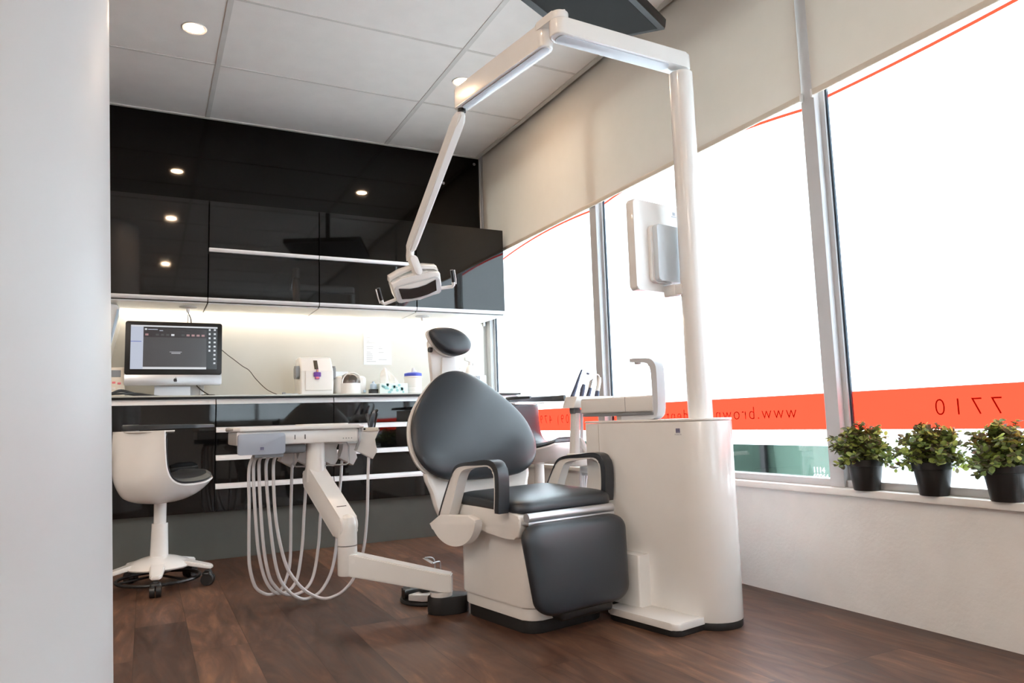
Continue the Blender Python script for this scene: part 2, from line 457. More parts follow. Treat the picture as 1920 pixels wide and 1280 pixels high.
def arc_A(y): return 2.050 - 0.075*(y-4.1)**2
def arc_B(y): return 2.085 - 0.10*(y-2.85)**2
def arc_C(y): return 2.024 + 0.045*(y-1.74)**2
PH, WEB = '(09) 479  7710', 'www.brownsbaydental.co.nz'
PANES = [(3.62, 5.09, arc_A, PH, 3.985), (2.005, 3.55, arc_B, WEB, 2.186), (0.43, 1.94, arc_C, PH, None)]
for i, (a, b, arc, txt, y0) in enumerate(PANES):
    bm = new()
    box(bm, 2.415, 2.462, a, b, 0.456, 0.484, 0.003)                 # bottom rail
    box(bm, 2.415, 2.47, a, b, 2.62, 2.68)                          # head
    box(bm, 2.432, 2.462, b-0.022, b, 0.484, 2.62)                  # bead beside the mullion
    box(bm, 2.432, 2.462, a, a+0.008, 0.484, 2.62)
    w = struct('window_%d' % (i+1), bm, M['alupaint'])
    bm = new(); box(bm, 2.440, 2.449, b-0.031, b-0.022, 0.484, 2.62); struct('gasket', bm, M['gasket'], w)
    bm = new(); box(bm, 2.452, 2.458, a, b, 0.480, 2.64); struct('glass_pane', bm, M['glass'], w)
    n = 40; ys = [a + (b-0.03-a)*k/n for k in range(n+1)]
    X = 2.4500
    def strip(lo, hi):
        m = new()
        A = [m.verts.new((X, y, lo(y))) for y in ys]; B = [m.verts.new((X, y, hi(y))) for y in ys]
        for k in range(n): m.faces.new((A[k], A[k+1], B[k+1], B[k]))
        return m
    f = strip(lambda y: 0.61, lambda y: 0.676); merge(f, strip(lambda y: 0.822, lambda y: arc(y)-0.009))
    fr = struct('frosted_film', f, M['frost'], w)
    struct('orange_band', strip(lambda y: 0.676, lambda y: 0.822), M['orange'], w)
    struct('orange_line', strip(lambda y: arc(y)-0.009, lambda y: arc(y)+0.004), M['orange'], w)
    struct('grey_line', strip(lambda y: arc(y)+0.004, lambda y: arc(y)+0.016), M['greyfilm'], w)
    # lettering reads from the street, so it is mirrored from inside
    size = 0.083
    t = text_bm(txt, size, Matrix.Identity(4), spacing=1.52 if txt is PH else 1.22, offset=-0.0012)
    L0 = min(v.co.x for v in t.verts); L1 = max(v.co.x for v in t.verts)
    if y0 is None: y0 = 1.583 - (L1-L0)
    R = Matrix(((0, 0, 1, 2.4475), (1, 0, 0, y0-L0), (0, 1, 0, 0.7235), (0, 0, 0, 1)))
    move(t, R); struct('lettering', t, M['letter'], w)
    if i == 1:
        R = Matrix(((0, 0, -1, 2.4475), (-1, 0, 0, 2.123), (0, 1, 0, 0.503), (0, 0, 0, 1)))
        t = text_bm('1114', 0.030, R, offset=0.0006)
        R2 = R.copy(); R2[2][3] = 0.4765; merge(t, text_bm('60064', 0.030, R2, offset=0.0006))
        struct('white_number', t, M['whitefilm'], w)

# room behind the camera and the near column
bm = new(); box(bm, XL-0.2, XL, YR-0.2, YB+0.02, -0.05, 3.08); struct('wall_left', bm, M['wallp'])
bm = new(); box(bm, XL-0.2, 0.85, YR-0.2, YR, -0.05, 3.08); box(bm, 2.28, 2.6, YR-0.2, YR, -0.05, 3.08)
box(bm, 0.85, 2.28, YR-0.2, YR, -0.05, 0.85); box(bm, 0.85, 2.28, YR-0.2, YR, 2.55, 3.08); struct('wall_rear', bm, M['wallp'])
bm = new(); box(bm, 0.85, 2.28, YR-0.07, YR-0.01, 0.85, 0.89); box(bm, 0.85, 2.28, YR-0.07, YR-0.01, 2.51, 2.55)
for x in (0.85, 1.545, 2.24): box(bm, x, x+0.04, YR-0.07, YR-0.01, 0.89, 2.51)
w = struct('window_4', bm, M['alupaint'])
bm = new(); box(bm, 0.87, 2.26, YR-0.045, YR-0.04, 0.87, 2.53); struct('glass_pane', bm, M['glass'], w)
bm = new(); quad(bm, [(0.87, YR-0.038, 0.87), (2.26, YR-0.038, 0.87), (2.26, YR-0.038, 2.53), (0.87, YR-0.038, 2.53)]); struct('frosted_film', bm, M['frost'], w)
bm = new(); lathe(bm, [(0.0, -0.02), (0.345, -0.02), (0.345, 2.9), (0.0, 2.9)], (0, 0, 0), 96)
sh = Matrix.Identity(4); sh[0][2] = COLSH; sh[0][3] = -0.358; sh[1][3] = 1.036
move(bm, sh); struct('column', bm, M['column'])

# street outside
bm = new(); box(bm, -20, 40, -40, 40, -0.3, -0.2); struct('ground', bm, M['concrete'])
g = tag(obj('boundary_fence', (lambda m: (box(m, 5.2, 5.26, 4.2, 9.0, -0.2, 0.9), m)[1])(new()), M['green'], base=(5.23, 6.6, -0.2)),
        'green boundary fence outside, seen through the clear strip under the orange band', 'fence')
for y in (5.05, 6.9):
    bm = new(); box(bm, 5.16, 5.2, y-0.03, y+0.03, -0.2, 0.9); obj('post', bm, M['carc'], g)

# added fill light: unseen glowing panels over the room behind the camera
for y in (-1.6, 0.4):
    t = thing('fill_panel', 'unseen lit panel added for fill, behind the camera on the left', 'ceiling light', (-1.95, y, ZC), group='added fill panels behind the camera')
    bm = new(); box(bm, -2.26, -1.64, y-0.62, y+0.62, ZC-0.006, ZC+0.002); obj('diffuser', bm, M['panel'], t)
    bm = new()
    for a in ((-2.28, -2.26, y-0.64, y+0.64), (-1.64, -1.62, y-0.64, y+0.64), (-2.26, -1.64, y-0.64, y-0.62), (-2.26, -1.64, y+0.62, y+0.64)): box(bm, a[0], a[1], a[2], a[3], ZC-0.01, ZC+0.002)
    obj('frame', bm, M['whitem'], t)

# ------------------------------------------------------------------ roller blinds
def blind(y0, y1, label):
    t = thing('roller_blind', label, 'blind', (2.392, (y0+y1)/2, 2.03), group='roller blinds over the windows')
    bm = new(); box(bm, 2.3915, 2.3925, y0, y1, 2.05, 2.985); obj('blind_cloth', bm, M['blind'], t)
    bm = new(); box(bm, 2.387, 2.397, y0, y1, 2.026, 2.052, 0.003); obj('bottom_rail', bm, M['railb'], t)
    for y in (y0, y1):
        bm = new(); box(bm, 2.384, 2.400, y-0.004, y+0.004, 2.020, 2.054, 0.002); obj('end_cap', bm, M['whitem'], t)
    bm = new(); cyl(bm, (2.41, y0, 2.98), (2.41, y1, 2.98), 0.025, None, 20); obj('roller', bm, M['alu'], t)
blind(1.992, 5.125, 'long pale beige roller blind running from the back corner to the right-hand mullion')
blind(0.42, 1.938, 'pale beige roller blind nearest the camera, above the three potted plants')

# ------------------------------------------------------------------ downlights
def downlight(x, y, label):
    t = thing('downlight', label, 'ceiling light', (x, y, ZC), group='round recessed downlights')
    bm = new(); lathe(bm, [(0.044, 0.0), (0.060, -0.002), (0.062, 0.002), (0.044, 0.004)], (x, y, ZC), 32)
    obj('rim', bm, M['whitem'], t)
    bm = new(); lathe(bm, [(0.0, -0.001), (0.043, -0.001), (0.043, 0.004), (0.0, 0.004)], (x, y, ZC), 32)
    obj('lamp_glass', bm, M['lamp'], t)
downlight(0.188, 3.97, 'round warm downlight in the ceiling at upper left, near the column')
downlight(1.727, 3.97, 'round downlight in the ceiling peeking out behind the lamp arm')
for x, ys in ((0.188, (1.55, -0.66)), (-1.35, (3.97, 1.55, -0.66, -2.2))):  # first pair read off cabinet reflections; second row added as unseen fill
    for y in ys:
        downlight(x, y, 'round downlight in the ceiling out of view: left row added as fill, other row seen reflected')
# ================================================================== cabinetry on the back wall
YF, YU = 4.60, 4.68     # door planes: base units, wall units
bm = new(); box(bm, -1.0, 2.37, 4.645, 4.665, 0.0, 0.275)
tag(obj('kick_panel', bm, M['kick'], base=(0.7, 4.65, 0)), 'long grey kick panel under the black base cabinets', 'kick panel')

bm = new()
box(bm, -1.02, 2.425, 4.565, YB-0.01, 0.944, 0.953, 0.001, 1, 0); box(bm, -1.02, 2.40, 4.60, YB-0.01, 0.934, 0.944, 0, 1, 1)
tag(obj('worktop', bm, [pbr('back_painted_glass_top', (190, 192, 184), 0.12, coat=0.3), M['blackp']], base=(0.7, 4.86, 0.934)), 'long thin glass worktop above the black base cabinets', 'worktop')

def base_unit(x0, x1, rows, label, grp):
    t = thing('base_cabinet', label, 'cabinet', ((x0+x1)/2, 4.86, 0.275), group=grp)
    bm = new(); box(bm, x0+0.002, x1-0.002, YF+0.022, YB-0.012, 0.276, 0.933); obj('carcass', bm, M['carc'], t)
    tops = [0.931] + rows; bots = rows + [0.276]
    for k, (zt, zb) in enumerate(zip(tops, bots)):
        zr = 0.031
        bm = new(); box(bm, x0+0.0015, x1-0.0015, YF, YF+0.02, zb+0.003, zt-zr, 0.001, 1)
        d = obj('drawer_front' if rows else 'door', bm, M['gloss'], t)
        bm = new(); prism(bm, [(YF-0.006, zt-zr), (YF-0.006, zt-zr+0.006), (YF+0.004, zt), (YF+0.02, zt), (YF+0.02, zt-zr)], 'x', x0+0.0015, x1-0.0015)
        obj('handle_rail', bm, M['rail'], d)
G1 = 'black gloss base cabinets in a row'
R3 = [0.765, 0.602, 0.437]
base_unit(-1.0, -0.325, [], 'black gloss base cabinet at the far left, behind the column', G1)
base_unit(-0.323, 0.370, [], 'black gloss base cabinet with a plain door behind the left stool', G1)
base_unit(0.372, 1.062, R3, 'black gloss drawer cabinet behind the hanging hoses', G1)
base_unit(1.064, 1.755, R3, 'black gloss drawer cabinet left of the dental chair backrest', G1)
base_unit(1.757, 2.378, [], 'black gloss base cabinet in the corner, behind the dental chair backrest', G1)

def wall_unit(x0, x1, ztop, mid, label):
    t = thing('wall_cabinet', label, 'cabinet', ((x0+x1)/2, 4.9, 1.52), group='black gloss wall cabinets in a row')
    bm = new(); box(bm, x0+0.001, x1-0.001, YU+0.022, YB-0.01, 1.522, ztop); obj('carcass', bm, M['gloss'], t)
    bm = new(); box(bm, x0+0.003, x1-0.003, YU+0.03, YB-0.012, 1.515, 1.522); obj('base_panel', bm, M['carcw'], t)
    segs = [(1.532, ztop)] if not mid else [(1.532, mid-0.02), (mid, ztop)]
    for zb, zt in segs:
        bm = new(); box(bm, x0+0.0015, x1-0.0015, YU, YU+0.02, zb+0.016, zt, 0.001, 1); d = obj('door', bm, M['gloss'], t)
        bm = new(); prism(bm, [(YU-0.004, zb+0.016), (YU-0.004, zb+0.008), (YU+0.004, zb-0.006), (YU+0.024, zb-0.006), (YU+0.024, zb+0.016)], 'x', x0+0.0015, x1-0.0015)
        obj('handle_rail', bm, M['rail'], d)
wall_unit(-1.0, 0.322, 2.152, None, 'tall plain black gloss wall cabinet above the computer')
wall_unit(0.325, 0.990, 2.152, 1.842, 'black gloss wall cabinet with a pale middle rail, just right of the computer cabinet')
wall_unit(0.993, 1.655, 2.152, 1.842, 'black gloss wall cabinet with a middle rail, behind the lamp arm')
wall_unit(1.658, 2.335, 2.152, None, 'black gloss wall cabinet next to the window, reflecting blue daylight')

bm = new(); box(bm, -0.98, 2.30, 5.085, 5.10, 1.503, 1.514)
tag(obj('led_strip', bm, M['led'], base=(0.6, 5.09, 1.508)), 'glowing strip light under the wall cabinets along the splashback', 'strip light')

# cable grommets under the wall cabinets
for x, lab in ((0.223, 'round cable grommet under the wall cabinet above the computer'), (1.76, 'round cable grommet under the wall cabinet above the headrest')):
    bm = new(); lathe(bm, [(0, 0.002), (0.012, 0.002), (0.05, 0.006), (0.052, 0.012), (0.0, 0.012)], (x, 4.86, 1.504), 28)
    t = tag(obj('cable_grommet', bm, M['alupaint'], base=(x, 4.86, 1.51)), lab, 'grommet', 'cable grommets under the wall cabinets')
    bm = new(); cyl(bm, (x, 4.86, 1.478), (x, 4.86, 1.503), 0.009, 0.014, 12); obj('cable_sleeve', bm, M['whitem'], t)

# ------------------------------------------------------------------ computer
Y0 = 4.83
t = thing('computer', 'all-in-one computer with black screen surround and silver chin on the worktop', 'computer', (0.152, 4.86, 0.953))
bm = new(); prism(bm, rrect(-0.117, 0.419, 1.090, 1.412, 0.014), 'y', Y0, Y0+0.010, 0.002); obj('screen_surround', bm, M['black_ink'], t)
bm = new(); prism(bm, [(-0.117, 1.090), (-0.117, 1.034), (-0.108, 1.025), (0.410, 1.025), (0.419, 1.034), (0.419, 1.090)], 'y', Y0-0.001, Y0+0.012, 0.002)
chin = obj('chin', bm, M['alu'], t)
# fruit emblem on the chin
em = cat2([(0, .32), (.14, .36), (.30, .26), (.24, .08), (.34, -.14), (.18, -.38), (.04, -.34), (-.06, -.35), (-.2, -.38), (-.34, -.12), (-.33, .14), (-.18, .34)], 5)
ex, ez = 0.158, 1.058
em = [(ex + a*0.029, ez + b*0.029) for a, b in em]
bite = (ex+0.0125, ez+0.002)
em = [(a, b) if math.hypot(a-bite[0], b-bite[1]) > 0.0052 else (bite[0] + (a-bite[0])*0 - 0.0052*math.cos(math.asin(max(-1, min(1, (b-bite[1])/0.0052)))), b) for a, b in em]
bm = new(); prism(bm, em, 'y', Y0-0.0018, Y0-0.0008)
lf = [(ex + a*0.029, ez + b*0.029) for a, b in [(0.0, .40), (.02, .52), (.15, .64), (.16, .52), (.08, .42)]]
prism(bm, lf, 'y', Y0-0.0018, Y0-0.0008); obj('emblem', bm, M['black_ink'], chin)
bm = new(); prism(bm, rrect(-0.117, 0.419, 1.03, 1.41, 0.014), 'y', Y0+0.010, Y0+0.034, 0.012); obj('back_shell', bm, M['alu'], t)
bm = new(); prism(bm, [(4.90, 0.954), (4.90, 1.2), (4.888, 1.2), (4.885, 0.962), (4.78, 0.962), (4.78, 0.954)], 'x', 0.045, 0.245, 0.002); obj('stand', bm, M['alu'], t)
bm = new(); mats = [M['screen_dark'], M['screen_white'], M['screen_blue'], M['screen_grey'], M['screen_bar'], M['screen_line'], M['screen_pink']]
sx0, sx1, sz0, sz1 = -0.088, 0.392, 1.124, 1.389
def sq(a0, a1, b0, b1, mi, d):
    x0, x1 = sx0+(sx1-sx0)*a0, sx0+(sx1-sx0)*a1; z0, z1 = sz0+(sz1-sz0)*(1-b1), sz0+(sz1-sz0)*(1-b0)
    quad(bm, [(x0, Y0-0.0004*d-0.0002, z0), (x1, Y0-0.0004*d-0.0002, z0), (x1, Y0-0.0004*d-0.0002, z1), (x0, Y0-0.0004*d-0.0002, z1)], mi)
sq(0, 1, 0, 1, 0, 1); sq(0, 1, 0, 0.035, 1, 2); sq(0, 0.14, 0.035, 1, 2, 2); sq(0.14, 0.87, 0.06, 0.95, 3, 2)
sq(0.14, 0.87, 0.06, 0.16, 4, 3); sq(0.14, 0.87, 0.16, 0.27, 4, 3); sq(0.14, 0.87, 0.95, 1.0, 1, 3); sq(0, 0.12, 0.365, 0.38, 5, 3)
sq(0.155, 0.18, 0.07, 0.11, 1, 4); sq(0.19, 0.30, 0.085, 0.10, 2, 4); sq(0.32, 0.36, 0.11, 0.125, 2, 4)
for k in range(12):
    a = 0.16 + k*0.059; sq(a, a+0.036, 0.19, 0.235, (6, 4, 3, 3, 3, 1, 4, 3, 6, 6, 6, 6)[k], 4)
sq(0.44, 0.58, 0.60, 0.608, 1, 4); sq(0.46, 0.565, 0.628, 0.640, 1, 4)
for k in range(7):
    if k < 6: sq(0.895, 0.917, 0.05+0.098*k, 0.095+0.098*k, 1, 3)
for k in range(9):
    sq(0.955, 0.98, 0.05+0.098*k, 0.09+0.098*k, 1, 3); sq(0.945, 0.99, 0.10+0.098*k, 0.108+0.098*k, 3, 3)
obj('screen', bm, mats, t)

bm = new(); box(bm, 0.20, 0.30, 4.93, 4.96, 0.953, 1.06, 0.002, 1)
for k in range(4): box(bm, 0.302+0.006*k, 0.306+0.006*k, 4.90, 4.97, 0.953, 1.05)
tag(obj('paper_stack', bm, M['paper'], base=(0.25, 4.945, 0.953)), 'white upright papers behind the computer stand', 'papers')
bm = new(); pts = cat([(0.223, 4.86, 1.50), (0.228, 4.86, 1.47), (0.24, 4.87, 1.44), (0.242, 4.885, 1.40), (0.235, 4.90, 1.30)], 6); tube(bm, pts, 0.0032, 8)
pts = cat([(0.220, 4.862, 1.50), (0.224, 4.865, 1.45), (0.222, 4.885, 1.40), (0.225, 4.90, 1.30)], 6); tube(bm, pts, 0.0018, 6)
tag(obj('power_cable', bm, M['blackp'], base=(0.23, 4.88, 1.3)), 'black cables dropping from the grommet behind the computer', 'cable')
bm = new(); pts = cat([(0.40, 4.875, 1.27), (0.43, 4.90, 1.248), (0.47, 4.95, 1.222), (0.51, 5.0, 1.20), (0.56, 5.0, 1.16), (0.60, 4.98, 1.13), (0.64, 4.95, 1.07), (0.70, 4.90, 1.00), (0.76, 4.86, 0.965), (0.79, 4.86, 0.958)], 6)
tube(bm, pts, 0.0026, 8)
tag(obj('data_cable', bm, pbr('brown_cable', (70, 58, 50), 0.5), base=(0.6, 4.95, 0.955)), 'thin dark cable trailing down the splashback right of the computer', 'cable')
t = thing('cable_adapter', 'small pale blue adapter lying on the worktop at the end of the thin cable', 'adapter', (0.83, 4.83, 0.953))
bm = new(); box(bm, 0.805, 0.885, 4.815, 4.85, 0.953, 0.968, 0.004); obj('body', bm, M['palebl'], t)
bm = new(); box(bm, 0.785, 0.806, 4.822, 4.842, 0.954, 0.978, 0.003); obj('plug', bm, M['midgrey'], t)
bm = new()
for k in range(7):
    random.seed(k); tube(bm, cat([(-0.2+random.uniform(-.03, .03), 4.72, 0.962+0.008*random.random()), (-0.13, 4.74+random.uniform(-.03, .03), 0.968+random.uniform(0, .03)), (-0.05, 4.75, 0.964+random.uniform(0, .014)), (0.05+random.uniform(-.03, .03), 4.76, 0.957)], 6), 0.0045, 7)
tag(obj('cable_bundle', bm, M['blackp'], base=(-0.08, 4.74, 0.953)), 'tangle of black cables on the worktop at the left, under the cream phone', 'cables')
bm = new(); tube(bm, cat([(0.275, 4.80, 1.022), (0.30, 4.78, 0.995), (0.335, 4.76, 0.968), (0.36, 4.75, 0.958)], 6), 0.0035, 7)
prism(bm, rrect(0.30, 0.375, 4.72, 4.77, 0.02), 'z', 0.953, 0.964, 0.004)
tag(obj('computer_mouse', bm, M['blackp'], base=(0.34, 4.745, 0.953)), 'small black mouse with its lead under the right corner of the computer', 'mouse')

t = thing('desk_phone', 'cream wall phone with a grey display at the left edge, beside the computer', 'phone', (-0.19, 4.86, 0.953))
bm = new(); box(bm, -0.255, -0.112, 4.85, 4.89, 0.953, 1.135, 0.006); obj('body', bm, M['cream'], t)
bm = new(); box(bm, -0.235, -0.135, 4.847, 4.851, 1.078, 1.118, 0.001, 1); obj('display', bm, M['midgrey'], t)
for k, (x, z) in enumerate(((-0.20, 1.045), (-0.17, 1.045), (-0.142, 1.04), (-0.20, 1.01), (-0.17, 1.01), (-0.142, 1.005))):
    bm = new(); box(bm, x-0.009, x+0.009, 4.846, 4.851, z-0.006, z+0.006, 0.002); obj('button', bm, M['pinkp'] if k < 3 else M['whitem'], t)

t = thing('towel_dispenser', 'white slanted dispenser hanging above the phone, partly hidden by the column', 'dispenser', (-0.22, 4.95, 1.16))
bm = new(); prism(bm, [(-0.34, 1.545-0.03), (-0.165, 1.505), (-0.148, 1.485), (-0.152, 1.43), (-0.205, 1.17), (-0.34, 1.16)], 'y', 4.80, 5.15, 0.008, 3); obj('body', bm, M['white'], t)
bm = new(); prism(bm, [(-0.162, 1.475), (-0.150, 1.472), (-0.196, 1.22), (-0.208, 1.225)], 'y', 4.792, 4.80, 0.002); obj('window_strip', bm, M['palebl'], t)

# ------------------------------------------------------------------ things along the worktop
t = thing('handpiece_cleaner', 'tall white sloping-front machine with grey side knobs and a purple clip', 'dental machine', (1.0, 4.9, 0.953))
bm = new(); prism(bm, [(4.80, 0.953), (4.80, 1.03), (4.795, 1.115), (4.86, 1.205), (4.89, 1.214), (4.99, 1.205), (5.02, 1.15), (5.02, 0.953)], 'x', 0.895, 1.108, 0.014, 3); b = obj('housing', bm, M['white'], t)
bm = new(); prism(bm, [(4.795, 0.985), (4.79, 1.11), (4.787, 1.112), (4.786, 1.04), (4.79, 0.99)], 'x', 0.925, 1.098, 0.002); obj('front_panel', bm, M['whitem'], t)
for x0, x1 in ((0.868, 0.895), (1.108, 1.128)):
    bm = new(); prism(bm, rrect(4.82, 4.90, 1.065, 1.150, 0.016), 'x', x0, x1, 0.006, 3); obj('side_knob', bm, M['midgrey'], t)
s = (1.205-1.115)/(4.86-4.795)
bm = new(); prism(bm, [(4.802-0.002, 1.115+0.007*s+0.002), (4.846-0.002, 1.115+0.051*s+0.002), (4.846+0.004, 1.115+0.051*s-0.003), (4.802+0.004, 1.115+0.007*s-0.003)], 'x', 0.985, 1.01)
obj('slot', bm, M['slot'], t)
bm = new(); box(bm, 0.975, 1.022, 4.775, 4.79, 1.075, 1.105, 0.004, mi=0); box(bm, 0.984, 1.012, 4.772, 4.79, 1.058, 1.078, 0.004, mi=1); box(bm, 0.992, 1.006, 4.778, 4.792, 1.103, 1.125, 0.003, mi=2)
obj('clip', bm, [M['purple'], M['pinkp'], M['amber']], t)

t = thing('bench_mixer', 'low white bench machine with a brown smoked dome', 'dental machine', (1.23, 4.9, 0.953))
bm = new(); box(bm, 1.131, 1.20, 4.83, 5.0, 0.953, 1.085, 0.03, 4); box(bm, 1.20, 1.352, 4.86, 5.0, 0.953, 1.088, 0.03, 4); obj('housing', bm, M['white'], t)
bm = new(); cyl(bm, (1.232, 4.86, 0.953), (1.232, 4.86, 1.034), 0.075, 0.075, 32); obj('drum', bm, M['white'], t)
bm = new(); lathe(bm, [(0.072, 0.0), (0.072, 0.012), (0.066, 0.035), (0.05, 0.055), (0.026, 0.068), (0, 0.071)], (1.232, 4.862, 1.034), 32); obj('dome', bm, M['brownd'], t)
bm = new(); tube(bm, [(1.232+0.066*math.cos(a), 4.80, 1.032+0.072*math.sin(a)) for a in [PI*k/20 for k in range(4, 21)]], 0.0042, 8); obj('dome_trim', bm, M['whitem'], t)
bm = new(); cyl(bm, (1.235, 4.793, 1.058), (1.235, 4.80, 1.058), 0.028, 0.028, 24); obj('dial', bm, M['slot'], t)
bm = new(); box(bm, 1.325, 1.343, 4.856, 4.862, 0.972, 0.99, 0.002); obj('button', bm, M['palebl'], t)
bm = new(); box(bm, 1.118, 1.265, 5.03, 5.036, 0.953, 1.128); tag(obj('folded_card', bm, M['paper'], base=(1.19, 5.033, 0.953)), 'white card standing behind the bench machine with the brown dome', 'card')

t = thing('small_jar', 'small clear blue jar on a black block, left of the tissue box', 'jar', (1.385, 4.82, 0.953))
bm = new(); box(bm, 1.355, 1.418, 4.80, 4.84, 0.953, 0.992, 0.003); obj('black_block', bm, M['blackp'], t)
bm = new(); lathe(bm, [(0, 0.993), (0.022, 0.993), (0.022, 1.026), (0.010, 1.032), (0.006, 1.045), (0, 1.045)], (1.383, 4.82, 0), 20); obj('glass', bm, M['palebl'], t)

t = thing('tissue_box', 'pale tissue box with blue-green spots and a tissue standing out of it', 'tissue box', (1.515, 4.83, 0.953))
bm = new(); box(bm, 1.412, 1.612, 4.77, 4.89, 0.953, 1.030, 0.002, 1); b = obj('carton', bm, M['boxpr'], t)
random.seed(3); bm = new()
for k in range(16):
    x, z, r = random.uniform(1.43, 1.60), random.uniform(0.965, 1.02), random.uniform(0.008, 0.016)
    cyl(bm, (x, 4.7690, z), (x, 4.7698, z), r*0.8, r*0.8, 18)
obj('spots', bm, M['teal'], b)
bm = new()
A = [(1.44, 4.83, 1.028), (1.475, 4.815, 1.03), (1.51, 4.845, 1.03), (1.545, 4.82, 1.03), (1.575, 4.84, 1.028)]
B = [(1.43, 4.82, 1.075), (1.47, 4.80, 1.08), (1.50, 4.85, 1.085), (1.53, 4.81, 1.07), (1.562, 4.84, 1.05)]
Cc = [(1.442, 4.84, 1.112), (1.462, 4.81, 1.142), (1.482, 4.84, 1.136), (1.515, 4.825, 1.10), (1.55, 4.84, 1.065)]
rows = [[bm.verts.new(p) for p in r] for r in (A, B, Cc)]
for r0, r1 in zip(rows, rows[1:]):
    for i in range(4): bm.faces.new((r0[i], r0[i+1], r1[i+1], r1[i]))
bmesh.ops.subdivide_edges(bm, edges=bm.edges[:], cuts=2, use_grid_fill=True, smooth=1.0)
obj('tissue', bm, M['tissue'], t, sharp=80)

t = thing('wipes_tub', 'white ribbed tub of wipes with a blue lid', 'tub', (1.675, 4.84, 0.953))
bm = new(); lathe(bm, [(0, 0), (0.058, 0), (0.060, 0.006), (0.060, 0.02), (0.0585, 0.024), (0.060, 0.03), (0.060, 0.045), (0.0585, 0.05), (0.0605, 0.056), (0.061, 0.115), (0.064, 0.118), (0.064, 0.128), (0, 0.128)], (1.675, 4.84, 0.953), 36); obj('body', bm, M['whitem'], t)
bm = new(); lathe(bm, [(0.060, 0.128), (0.062, 0.132), (0.061, 0.148), (0.045, 0.154), (0, 0.155)], (1.675, 4.84, 0.953), 36); obj('lid', bm, M['bluelid'], t)
bm = new(); pillow(bm, cat2([(1.662, 1.105), (1.69, 1.105), (1.70, 1.118), (1.688, 1.128), (1.684, 1.142), (1.668, 1.138), (1.664, 1.12)], 4), lambda a, b, h: (a, 4.835+h, b), 0.012, 0.012, 5); obj('wipe', bm, M['tissue'], t)

t = thing('notice_sheet', 'white printed notice sheet stuck on the splashback, above the tissue box', 'notice', (1.51, 5.15, 1.187))
bm = new(); box(bm, 1.408, 1.618, 5.1490, 5.1496, 1.187, 1.478); s_ = obj('sheet', bm, M['paper'], t)
bm = new(); random.seed(11)
for k in range(19):
    z = 1.455 - k*0.0135
    if k in (3, 9, 12): continue
    w = random.uniform(0.02, 0.07); box(bm, 1.43, 1.43+w, 5.1484, 5.149, z-0.0012, z+0.0012)
    if random.random() < 0.5: w = random.uniform(0.02, 0.06); box(bm, 1.52, 1.52+w, 5.1484, 5.149, z-0.0012, z+0.0012)
obj('printed_lines', bm, M['inkgrey'], s_)

def pump(x, y, h, r, label, trig):
    t = thing('spray_bottle' if trig else 'soap_bottle', label, 'bottle', (x, y, 0.953))
    bm = new(); lathe(bm, [(0, 0), (r, 0), (r*1.02, 0.01), (r*0.96, h*0.62), (r*0.7, h*0.74), (r*0.35, h*0.80), (0, h*0.80)], (x, y, 0.953), 28); obj('body', bm, M['white'], t)
    bm = new(); cyl(bm, (x, y, 0.953+h*0.8), (x, y, 0.953+h*0.88), r*0.4, r*0.36, 18)
    if trig:
        prism(bm, [(x-0.045, 0.953+h*0.92), (x-0.045, 0.953+h), (x+0.03, 0.953+h), (x+0.04, 0.953+h*0.86), (x+0.018, 0.953+h*0.72), (x+0.016, 0.953+h*0.86), (x-0.01, 0.953+h*0.88)], 'y', y-0.012, y+0.012, 0.003)
    else:
        cyl(bm, (x, y, 0.953+h*0.88), (x, y, 0.953+h), 0.004, 0.004, 8); box(bm, x-0.028, x+0.009, y-0.007, y+0.007, 0.953+h*0.96, 0.953+h, 0.002)
    obj('pump_head', bm, M['whitem'], t)
pump(2.06, 4.84, 0.19, 0.030, 'slim white pump bottle right of the dental chair headrest', False)
pump(2.135, 4.88, 0.27, 0.040, 'white trigger spray bottle in the corner of the worktop beside the window', True)
t = thing('small_carton', 'small white carton on the worktop in front of the spray bottle', 'carton', (2.17, 4.80, 0.953))
bm = new(); box(bm, 2.13, 2.21, 4.77, 4.83, 0.953, 1.085, 0.003); b = obj('body', bm, M['paper'], t)
bm = new(); box(bm, 2.128, 2.16, 4.768, 4.77, 1.055, 1.08); obj('label', bm, M['inkgrey'], b)
# ================================================================== dental chair (own axes u, v: turned 10 degrees)
A10 = math.radians(10)
UC = 1.783
t = thing('dental_chair', 'white dental chair with charcoal upholstery in the middle of the room', 'dental chair', (UC, 2.28, 0), A10)
bm = new(); prism(bm, rrect(1.605, 1.962, 2.07, 2.49, 0.05), 'z', 0.0, 0.05, 0.004)
obj('plinth', bm, M['blackm'], t)
bm = new(); prism(bm, rrect(1.600, 1.966, 2.062, 2.505, 0.05), 'z', 0.046, 0.088, 0.004); obj('base_skirt', bm, M['white'], t)
bm = new(); prism(bm, rrect(1.593, 1.973, 2.055, 2.515, 0.05), 'z', 0.090, 0.375, 0.006); obj('base_housing', bm, M['white'], t)
bm = new(); prism(bm, cat2([(2.50, 0.428), (2.525, 0.415), (2.50, 0.398), (2.40, 0.362), (2.28, 0.345), (2.14, 0.332), (2.07, 0.338), (2.052, 0.365), (2.052, 0.405), (2.075, 0.424), (2.2, 0.43), (2.38, 0.432)], 3), 'x', 1.553, 2.013, 0.012, 3)
obj('seat_frame', bm, M['white'], t)
def seatmap(a, b, h):
    side = ((a-UC)/0.235)**2; back = (b-2.06)/0.42
    return (a, b, 0.436 + h*(0.9 + 0.16*(a-1.548)/0.47) + 0.008*side*(h > 0) - 0.016*max(0, 0.35-back)*(1 if h > 0 else 0.6) + 0.008*back)
